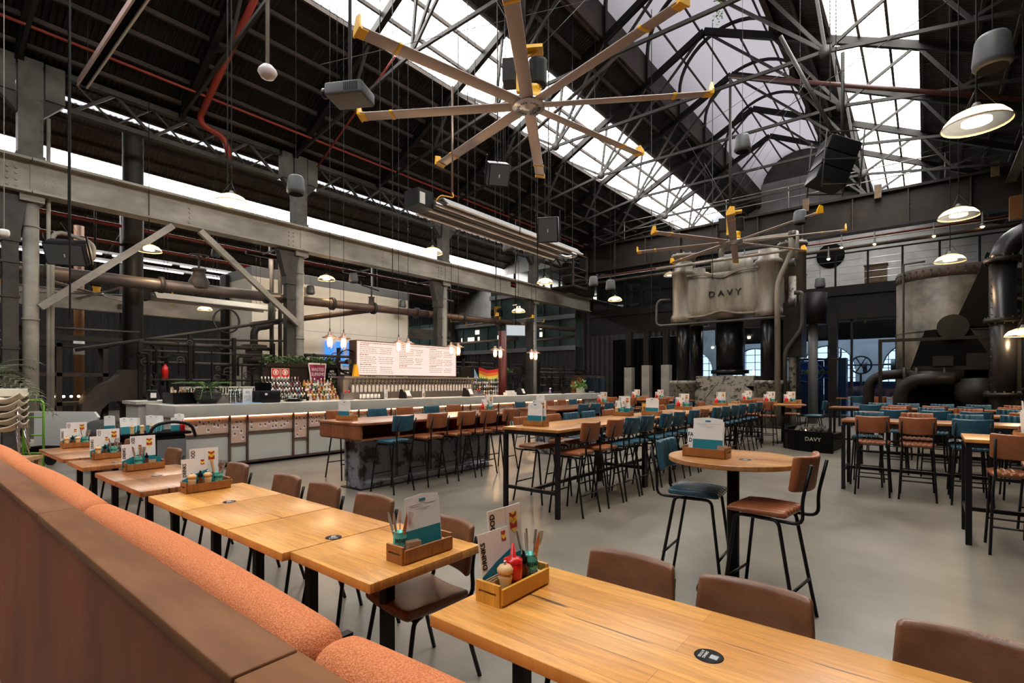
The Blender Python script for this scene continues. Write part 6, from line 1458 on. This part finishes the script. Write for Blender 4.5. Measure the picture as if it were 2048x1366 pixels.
# ================================================================ HANGING THINGS
M_blade = mat('anodised_blade', (.40, .33, .30), .38, .35)
def make_fan(label, loc, rz, rod, letters=False, R=3.2):
    g = thing('ceiling_fan', label, 'ceiling fan', loc, rz, 'giant yellow tipped ceiling fans')
    hub = MB().lathe([(.001, -.03), (.09, -.03), (.10, .0), (.28, .0), (.31, .03), (.31, .07), (.27, .1), (.001, .1)], (0, 0, 0), 32).build('hub', M_chrome, g)
    if letters:
        s = 'BIG ASS FANS ' * 2
        for i, ch in enumerate(s):
            if ch == ' ': continue
            a = 2 * PI * i / len(s); ra = .19
            text('letter', ch, .075, M_ink, hub, Matrix.Rotation(a, 4, 'Z') @ frame((ra, 0, -.003), (0, 1, 0), (1, 0, 0)), .001)
    for i in range(8):
        a = 2 * PI * i / 8; T = Matrix.Rotation(a, 4, 'Z') @ Matrix.Translation((0, 0, .05)) @ Matrix.Rotation(.16, 4, 'X')
        b = MB().rbox((R / 2 + .12, 0, 0), (R - .34, .225, .028), .013, k=3, T=T).build('blade', M_blade, g)
        m2 = MB(); m2.rbox((R * .80, 0, 0), (.06, .24, .044), .01, k=2, T=T); m2.build('band', M_yellow, b)
        m2 = MB(); m2.prism([(-.12, -.03), (.12, -.03), (.14, .16), (.02, .20), (-.11, .05)], R - .02, R + .01, 'x', T); m2.box(R - .14, R, -.1, .1, -.025, .025, T); m2.build('winglet', M_yellow, b)
    MB().lathe([(.12, .10), (.16, .14), (.13, .2), (.15, .3), (.17, .36), (.10, .4)], (.08, 0, 0), 18).build('gearbox', M_yellow, g)
    MB().lathe([(.001, .38), (.15, .38), (.16, .42), (.16, .80), (.17, .84), (.001, .88)], (.17, 0, 0), 20).build('motor', M_dark, g)
    m2 = MB(); m2.box(-.22, -.08, -.05, .05, .3, 1.06); m2.box(-.22, .26, -.13, .13, 1.02, 1.08); m2.prism([(-.22, .8), (.2, 1.04), (-.22, 1.04)], -.02, .02, 'y'); m2.build('bracket', M_yellow, g)
    MB().box(-.46, -.23, -.16, .16, .45, .85).build('control_box', M_dark, g)
    MB().cyl((-.1, 0, 1.06), (-.1, 0, rod), .045, 10).build('down_rod', M_truss, g)
    for q in range(4): a = q * PI / 2 + .6; MB().cyl((-.1, 0, 1.1), (-.1 + 1.6 * math.cos(a), 1.6 * math.sin(a), 3.4), .006, 5).build('guy_wire', M_steel, g)
    return g
f0 = make_fan('giant eight bladed ceiling fan with yellow tips, the nearest', (-5.59, 7.38, 6.6), .56, 5.6, True)
def fan_at(u, v, F, rz, lb, sc=1.0):
    p = D(u, v, F); o = dup(f0, p, rz, lb); o.scale = (sc, sc, sc); return o
fan_at(1467, 487, 15.8, .245, 'giant yellow tipped ceiling fan hanging before the great press', .92)
fan_at(192, 590, 20.5, .1, 'yellow tipped ceiling fan in the left aisle at the far left', .86)
fan_at(995, 645, 28.0, .7, 'small looking yellow tipped fan beyond the brown pipe', .8)

# pendant dome lamps
M_dome = sheet('milky_dome', (.62, .58, .48), .45, .01, 2)
M_domein = mat('dome_inner', (.70, .62, .46), .5)
pd = None
def dome(label, loc):
    g = thing('dome_pendant', label, 'pendant lamp', loc, 0, 'glass dome pendants')
    MB().lathe([(.30, 0), (.285, .045), (.23, .11), (.13, .16), (.05, .18)], (0, 0, 0), 28).build('glass_dome', M_dome, g)
    MB().lathe([(.30, -.004), (.308, .004), (.295, .014)], (0, 0, 0), 28).build('rim', M_domein, g)
    MB().lathe([(.001, .02), (.13, .02), (.13, .05), (.001, .05)], (0, 0, 0), 20).build('lamp_disc', E_dome, g)
    MB().lathe([(.05, .05), (.06, .18), (.03, .24), (.001, .25)], (0, 0, 0), 12).build('lamp_holder', M_grey, g)
    m2 = MB()
    for q in range(3): a = q * 2.1; m2.cyl((.2 * math.cos(a), .2 * math.sin(a), .12), (0, 0, .42), .004, 4)
    m2.build('hanger_wire', M_steel, g)
    MB().cyl((0, 0, 0), (0, 0, 1), .010, 6).build('suspension_rod', M_dark, g, (0, 0, .24)); return g
DL = [(463, 402, 10.2, 'the bright one crossing the crane beam at the left'), (865, 503, 15.3, 'beside the third column above the beam'), (1090, 562, 19, 'near the fourth column'), (1953, 246, 5.6, 'the largest, at the upper right'), (1917, 430, 9.4, 'second largest at the right'),
      (1900, 519, 12.2, 'above the tan tank'), (653, 556, 18.5, 'before the cream room wall'), (1230, 597, 22.0, 'before the black far wall'), (410, 616, 22.6, 'deep in the aisle left of the cream room'), (298, 498, 13.8, 'behind the tall hammer column'), (1037, 620, 22.5, 'small, right of the third column'), (2046, 668, 11.0, 'cut by the right edge'),
      (1340, 548, 24.5, 'far, left of the press head'), (1410, 548, 24.0, 'far, right of the pair by the press head')]
for i, (u, v, F, w) in enumerate(DL):
    lb = 'lit glass dome pendant lamp, ' + w; p = D(u, v + 4, F)
    if pd is None: pd = dome(lb, p)
    q_ = pd if i == 0 else dup(pd, p, 0, lb)
    fit(q_, 'suspension_rod')
    if i < 12:
        L = bpy.data.lights.new('dome_light', 'POINT'); L.energy = 60 if F < 12 else 40; L.color = (1, .68, .38); L.shadow_soft_size = .13
        o = bpy.data.objects.new('dome_light', L); COL.objects.link(o); o.location = p - Vector((0, 0, .06))
# pendant speakers
M_spk = mat('speaker_grey', (.075, .08, .085), .55)
sp = None
def speaker(label, loc):
    g = thing('pendant_speaker', label, 'speaker', loc, 0, 'round pendant speakers')
    MB().lathe([(.001, -.01), (.13, -.01), (.165, .02), (.17, .06), (.145, .30), (.12, .34), (.001, .35)], (0, 0, 0), 24).build('cabinet', M_spk, g); MB().lathe([(.001, -.014), (.13, -.014)], (0, 0, 0), 20).build('grille', M_blackm, g)
    MB().cyl((0, 0, 0), (0, 0, 1), .005, 5).build('cable', M_dark, g, (0, 0, .35)); return g
for i, (u, v, F, w) in enumerate(((1985, 135, 5.4, 'largest, at the top right'), (1485, 303, 10.8, 'beside the second fan rod'), (592, 388, 9.8, 'in front of the second column'), (1600, 447, 13.5, 'above the press right side'), (1221, 580, 17.5, 'before the black far wall, right of two'), (1187, 572, 18.5, 'before the black far wall, left of two'), (1017, 503, 15, 'below the radiant heater'), (707, 565, 19, 'before the cream room, left of two'), (621, 588, 21, 'beside the second column'), (431, 515, 21, 'in the aisle above the main pipe'), (805, 615, 24, 'before the cream room, right of two'), (1640, 575, 18, 'above the drum headed post'))):
    lb = 'grey round pendant speaker, ' + w; p = D(u, v, F)
    if sp is None: sp = speaker(lb, p)
    fit(sp if i == 0 else dup(sp, p, 0, lb), 'cable')
# radiant heaters
def heater(x, y0, y1, z, lb, w=.75, up=5, rm=None):
    g = thing('radiant_heater', lb, 'heater', (x, (y0 + y1) / 2, z)); hl = (y1 - y0) / 2
    m2 = MB(); m2.prism([(-w / 2 - .14, -.02), (-w / 2 + .05, .16), (w / 2 - .05, .16), (w / 2 + .14, -.02), (w / 2 + .12, -.03), (w / 2 - .07, .13), (-w / 2 + .07, .13), (-w / 2 - .12, -.03)], -hl, hl, 'y'); m2.build('reflector', rm or M_grey, g)
    for t in (-1, 1): MB().box(t * (w / 2 + .13) - .035, t * (w / 2 + .13) + .035, -hl, hl, -.045, -.015).build('bright_lip', M_white, g)
    MB().tube(fillet([(-w / 4, -hl - .1, .03), (-w / 4, hl + .25, .03), (w / 4, hl + .25, .03), (w / 4, -hl - .1, .03)], .16, 6), .05, 12).build('burner_tube', M_chrome, g)
    MB().box(-.30, .16, -hl - .55, -hl - .1, -.1, .28).build('burner_box', M_black, g); MB().box(.161, .165, -hl - .5, -hl - .35, -.05, .2).build('sticker', M_card, g)
    for s in (-.8, 0, .8):
        for t in (-1, 1): MB().cyl((t * w / 3, s * hl, .13), (t * w / 3, s * hl, up), .006, 5).build('hanger_cable', M_steel, g)
    return g
heater(-8.75, 7.9, 13.6, 5.62, 'long silver twin tube radiant heater hanging at centre', .8, 5)
heater(-18.7, 5.3, 8.9, 4.28, 'white silver radiant heater in the left aisle', .5, 4.5, M_white)
tag(MB().tube(fillet([D(905, 172, 10.4), D(905, 385, 10.4)], .1), .018, 8).build('gas_pipe', M_copper), 'straight copper gas pipe dropping to the radiant heater', 'pipe')
tag(MB().tube(fillet([D(905, 385, 10.4), D(908, 396, 10.4), D(880, 390, 10.4), D(871, 405, 10.4)], .3, 6), .014, 8).build('gas_hose', M_yellow), 'short yellow gas hose curving to the heater burner', 'hose')
# projectors and boxed loudspeakers
def proj(u, v, F, rz, lb, s=1.0):
    g = thing('projector', lb, 'projector', D(u, v, F), rz, 'hanging projectors'); g.scale = (s, s, s)
    MB().rbox((0, 0, 0), (.62, .48, .2), .04, k=3).build('body', M_spk, g); MB().lathe([(.001, -.02), (.07, -.02), (.08, .08), (.05, .1), (.001, .1)], (0, 0, 0), 16, Matrix.Translation((-.31, -.1, 0)) @ Matrix.Rotation(-PI / 2, 4, 'Y')).build('lens', M_black, g)
    m2 = MB()
    for k in range(8): m2.box(.02 + k * .03, .035 + k * .03, -.245, -.241, -.06, .06)
    m2.build('vents', M_black, g); MB().cyl((0, 0, 0), (0, 0, 1), .03, 8).build('mount_pole', M_dark, g, (0, 0, .1)); fit(g, 'mount_pole')
    for a in (-.22, .22): MB().cyl((a, 0, .1), (a, 0, 2.6), .005, 5).build('safety_wire', M_steel, g)
    return g
proj(700, 190, 8.0, .5, 'grey projector hanging beneath the roof left of the fan')
def spkbox(u, v, F, size, rz, tilt, lb):
    g = thing('loudspeaker', lb, 'speaker', D(u, v, F), rz, 'boxed loudspeakers'); w, d, h = size; T = Matrix.Rotation(tilt, 4, 'X')
    MB().rbox((0, 0, 0), (w, d, h), .03, k=2, T=T).build('cabinet', M_black, g); MB().box(-w / 2 + .03, w / 2 - .03, -d / 2 - .006, -d / 2, -h / 2 + .03, h / 2 - .03, T).build('grille', M_spk, g); MB().box(-.01, .01, -d / 2 - .009, -d / 2 - .006, -.05, .02, T).build('badge', M_card, g)
    m2 = MB()
    for s in (-1, 1): m2.beam(T @ Vector((s * (w / 2 + .03), 0, -h / 2)), T @ Vector((s * (w / 2 + .03), 0, h / 2 + .15)), .03, .05)
    m2.build('yoke', M_dark, g); MB().cyl((0, 0, 0), (0, 0, 1), .015, 6).build('drop_rod', M_dark, g, (0, 0, h / 2)); fit(g, 'drop_rod'); return g
spkbox(1097, 460, 12.5, (.5, .35, .6), .5, .3, 'black loudspeaker hanging behind the radiant heater')
spkbox(995, 348, 12.0, (.5, .5, .5), .9, .5, 'dark grey loudspeaker hanging below the near fan')
spkbox(137, 505, 11.5, (.75, .4, .5), 1.0, .5, 'black loudspeaker tilted beside the twin conduits')
g = thing('speaker_array', 'large black caged loudspeaker array high at right of the vault', 'speaker', D(1665, 330, 10.5), .6)
for k in range(3): MB().rbox((0, 0, .32 - .32 * k), (.62, .5, .30), .02, k=2, T=Matrix.Rotation(.35, 4, 'Y')).build('cabinet', M_black, g)
m2 = MB()
for a in (-.36, .36):
    for b in (-.3, .3): m2.cyl((a, b, -.55), (a + .1, b, .6), .015, 6)
for z in (-.5, 0, .55): m2.beam((-.36, -.3, z), (.36, -.3, z), .02, .02); m2.beam((-.36, .3, z), (.36, .3, z), .02, .02)
m2.build('cage', M_truss, g)
MB().cyl((.1, 0, .5), (-.9, .3, 2.9), .04, 8).build('support_strut', M_truss, g); MB().cyl((.2, 0, .5), (.2, 0, 2.3), .035, 8).build('support_strut', M_truss, g)
# camera dome on twin rods
g = thing('dome_camera', 'white dome camera on a pale pole near the top left', 'camera', D(535, 148, 7.2)); MB().lathe([(.001, -.09), (.09, -.05), (.13, .02), (.12, .05), (.07, .11), (.001, .12)], (0, 0, 0), 20).build('housing', mat('white_gloss', (.62, .55, .54), .3), g); MB().cyl((0, 0, .1), (0, 0, 5.5), .028, 8).build('pole', M_steel_l, g)
# linear beam light at upper left running across the roof
g = thing('linear_light', 'long slim twin railed beam light near the top left', 'light', (0, 2.98, 8.62)); MB().box(-15.5, -5.0, -.07, .07, .05, .14).build('housing', M_blackm, g)
for s, m in ((-1, mat('pink_edge', (.62, .45, .42), .4)), (1, M_white)): MB().box(-15.5, -5.0, s * .085 - .018, s * .085 + .018, 0, .14).build('edge_rail', m, g)
for x in (-15.0, -9): MB().cyl((x, 0, .2), (x, 0, zroof(x) - 8.7), .008, 5).build('suspension_wire', M_steel, g)
# sprinkler pipes
mat('dull_red', (.05, .012, .008), .5)
tag(MB().tube([(-15.4, -8, zroof(-15.4) - .42), (-15.4, 26, zroof(-15.4) - .42)], .035, 8).build('sprinkler_pipe', M_red), 'thin red sprinkler pipe under the left roof slope', 'pipe')
tag(MB().tube(fillet([(-9.6, 5.68, zroof(-9.6) - .35), (-16.0, 5.68, zroof(-16.0) - .45), (-16.05, 5.75, 9.0), (-16.05, 6.35, 8.85), (-16.05, 6.5, 8.3)], .2), .085, 12).build('sprinkler_main', M_red), 'thick red sprinkler main following a rafter down to the girder', 'pipe')
tag(MB().tube([(-12.0, 9.4, zroof(-12) - .5), (-16.2, 9.4, zroof(-16.2) - .5)], .03, 8).build('sprinkler_branch', M_red), 'thin red branch pipe left of the projector', 'pipe')
tag(MB().tube([(-7.8, 15.2, 12.4), (-13.5, 15.2, 10.0)], .06, 8).build('sprinkler_branch', M_rust), 'rusty red pipe slanting under the rooflight behind the fan', 'pipe')
tag(MB().tube([(-5.2, 18.2, 12.1), (2.6, 18.2, 8.5)], .07, 8).build('sprinkler_branch', MATS['dull_red']), 'dull red pipe crossing below the right rooflight', 'pipe')
# conduit and cables
rr = random.Random(31)
cb0 = None
for i, (u, F, v1) in enumerate(((140, 7.5, 640), (455, 10.3, 380), (760, 12, 470), (785, 13.5, 560), (935, 14, 520), (950, 15, 440), (1010, 14, 330), (1040, 13, 470), (1075, 15, 560), (1145, 16, 560), (1190, 17, 545), (1303, 17, 640), (1425, 18, 560), (1660, 12, 200), (1672, 12, 150))):
    p = D(u, v1, F); top = ztop(p.x) - p.z
    if cb0 is None:
        cb0 = MB().cyl((0, 0, 0), (0, 0, 1), .012, 6).build('drop_cable', M_dark); o = cb0
    else: o = cb0.copy(); COL.objects.link(o)
    o.location = p; o.scale = (1, 1, top); tag(o, 'thin dark drop rod hanging from the roof, %s from the left' % ORD[i], 'cable', 'drop rods')
# long tension wires between trusses
for i, (a, b) in enumerate(((D(640, 130, 9), D(1180, 0, 13)), (D(1075, 100, 9.2), D(1170, 0, 9.5)), (D(1460, 400, 17), D(1620, 150, 15)), (D(1200, 490, 20), D(2040, 250, 12)), (D(1230, 370, 15), D(1620, 110, 14)), (D(1550, 230, 9), D(1900, 0, 9)))):
    tag(MB().cyl(a, b, .007, 5).build('tension_wire', M_steel), 'thin tension wire stretched under the roof, %s from the left' % ORD[i], 'wire')
# hanging screen near the fourth column
g = thing('hanging_screen', 'white flat screen hanging left of the fourth column', 'screen', D(1031, 661, 18.5), .9); MB().box(-.36, .36, -.04, .04, -.2, .2).build('casing', M_grey, g); MB().box(-.34, .34, -.045, -.04, -.18, .18).build('display', emis('pale_screen', (.75, .78, .82), .62), g); MB().cyl((0, 0, .2), (0, 0, 4), .015, 6).build('pole', M_dark, g)
# little danger plate on the beam
g = thing('danger_sign', 'small red danger plate on the crane beam near the fourth column', 'sign', atx(1027, 570, XC + .145)); MB().box(0, .01, -.22, .22, -.13, .13).build('plate', M_blackm, g); text('lettering', 'DANGER', .1, M_ketch, g, frame((.012, 0, 0), (0, 1, 0), (0, 0, 1)), .001)
g = thing('hanging_plant', 'tiny green trailing plant high beside the second fan rod', 'plant', D(1437, 18, 12)); m2 = MB(); leaves(m2, 70, lambda: (rr.gauss(0, .07), rr.gauss(0, .07), rr.gauss(0, .12)), .07, rr); m2.build('foliage', M_leaf2, g)
# solid dark red column stands in for a soft glow right of the board
q = D(1005, 690, 19.5); tag(MB().cyl((q.x, q.y, 0), (q.x, q.y, 3.6), .16, 14).build('red_glow_column', mat('red_glow_colour', (.07, .006, .006), .5), None), 'dark red round column standing in for a red glow behind the cage pendants', 'column')
# yellow legged low chairs at the far tables
for i, (u, v) in enumerate(((1290, 800), (1322, 806), (1345, 800))):
    p = D(u, 766, 16.4 + .3 * i); g = thing('yellow_stool', 'bright yellow metal stool under the far cross table, %s of three' % ('left', 'middle', 'right')[i], 'stool', (p.x, p.y, 0), .2 * i, 'yellow stools')
    MB().rbox((0, 0, .64), (.34, .34, .03), .012, k=2).build('seat', M_yellow, g); MB().box(-.16, .16, .15, .17, .68, .95).build('backrest', M_yellow, g)
    for a in (-1, 1):
        for b in (-1, 1): MB().cyl((a * .14, b * .14, .63), (a * .19, b * .19, 0), .012, 6).build('leg', M_yellow, g)
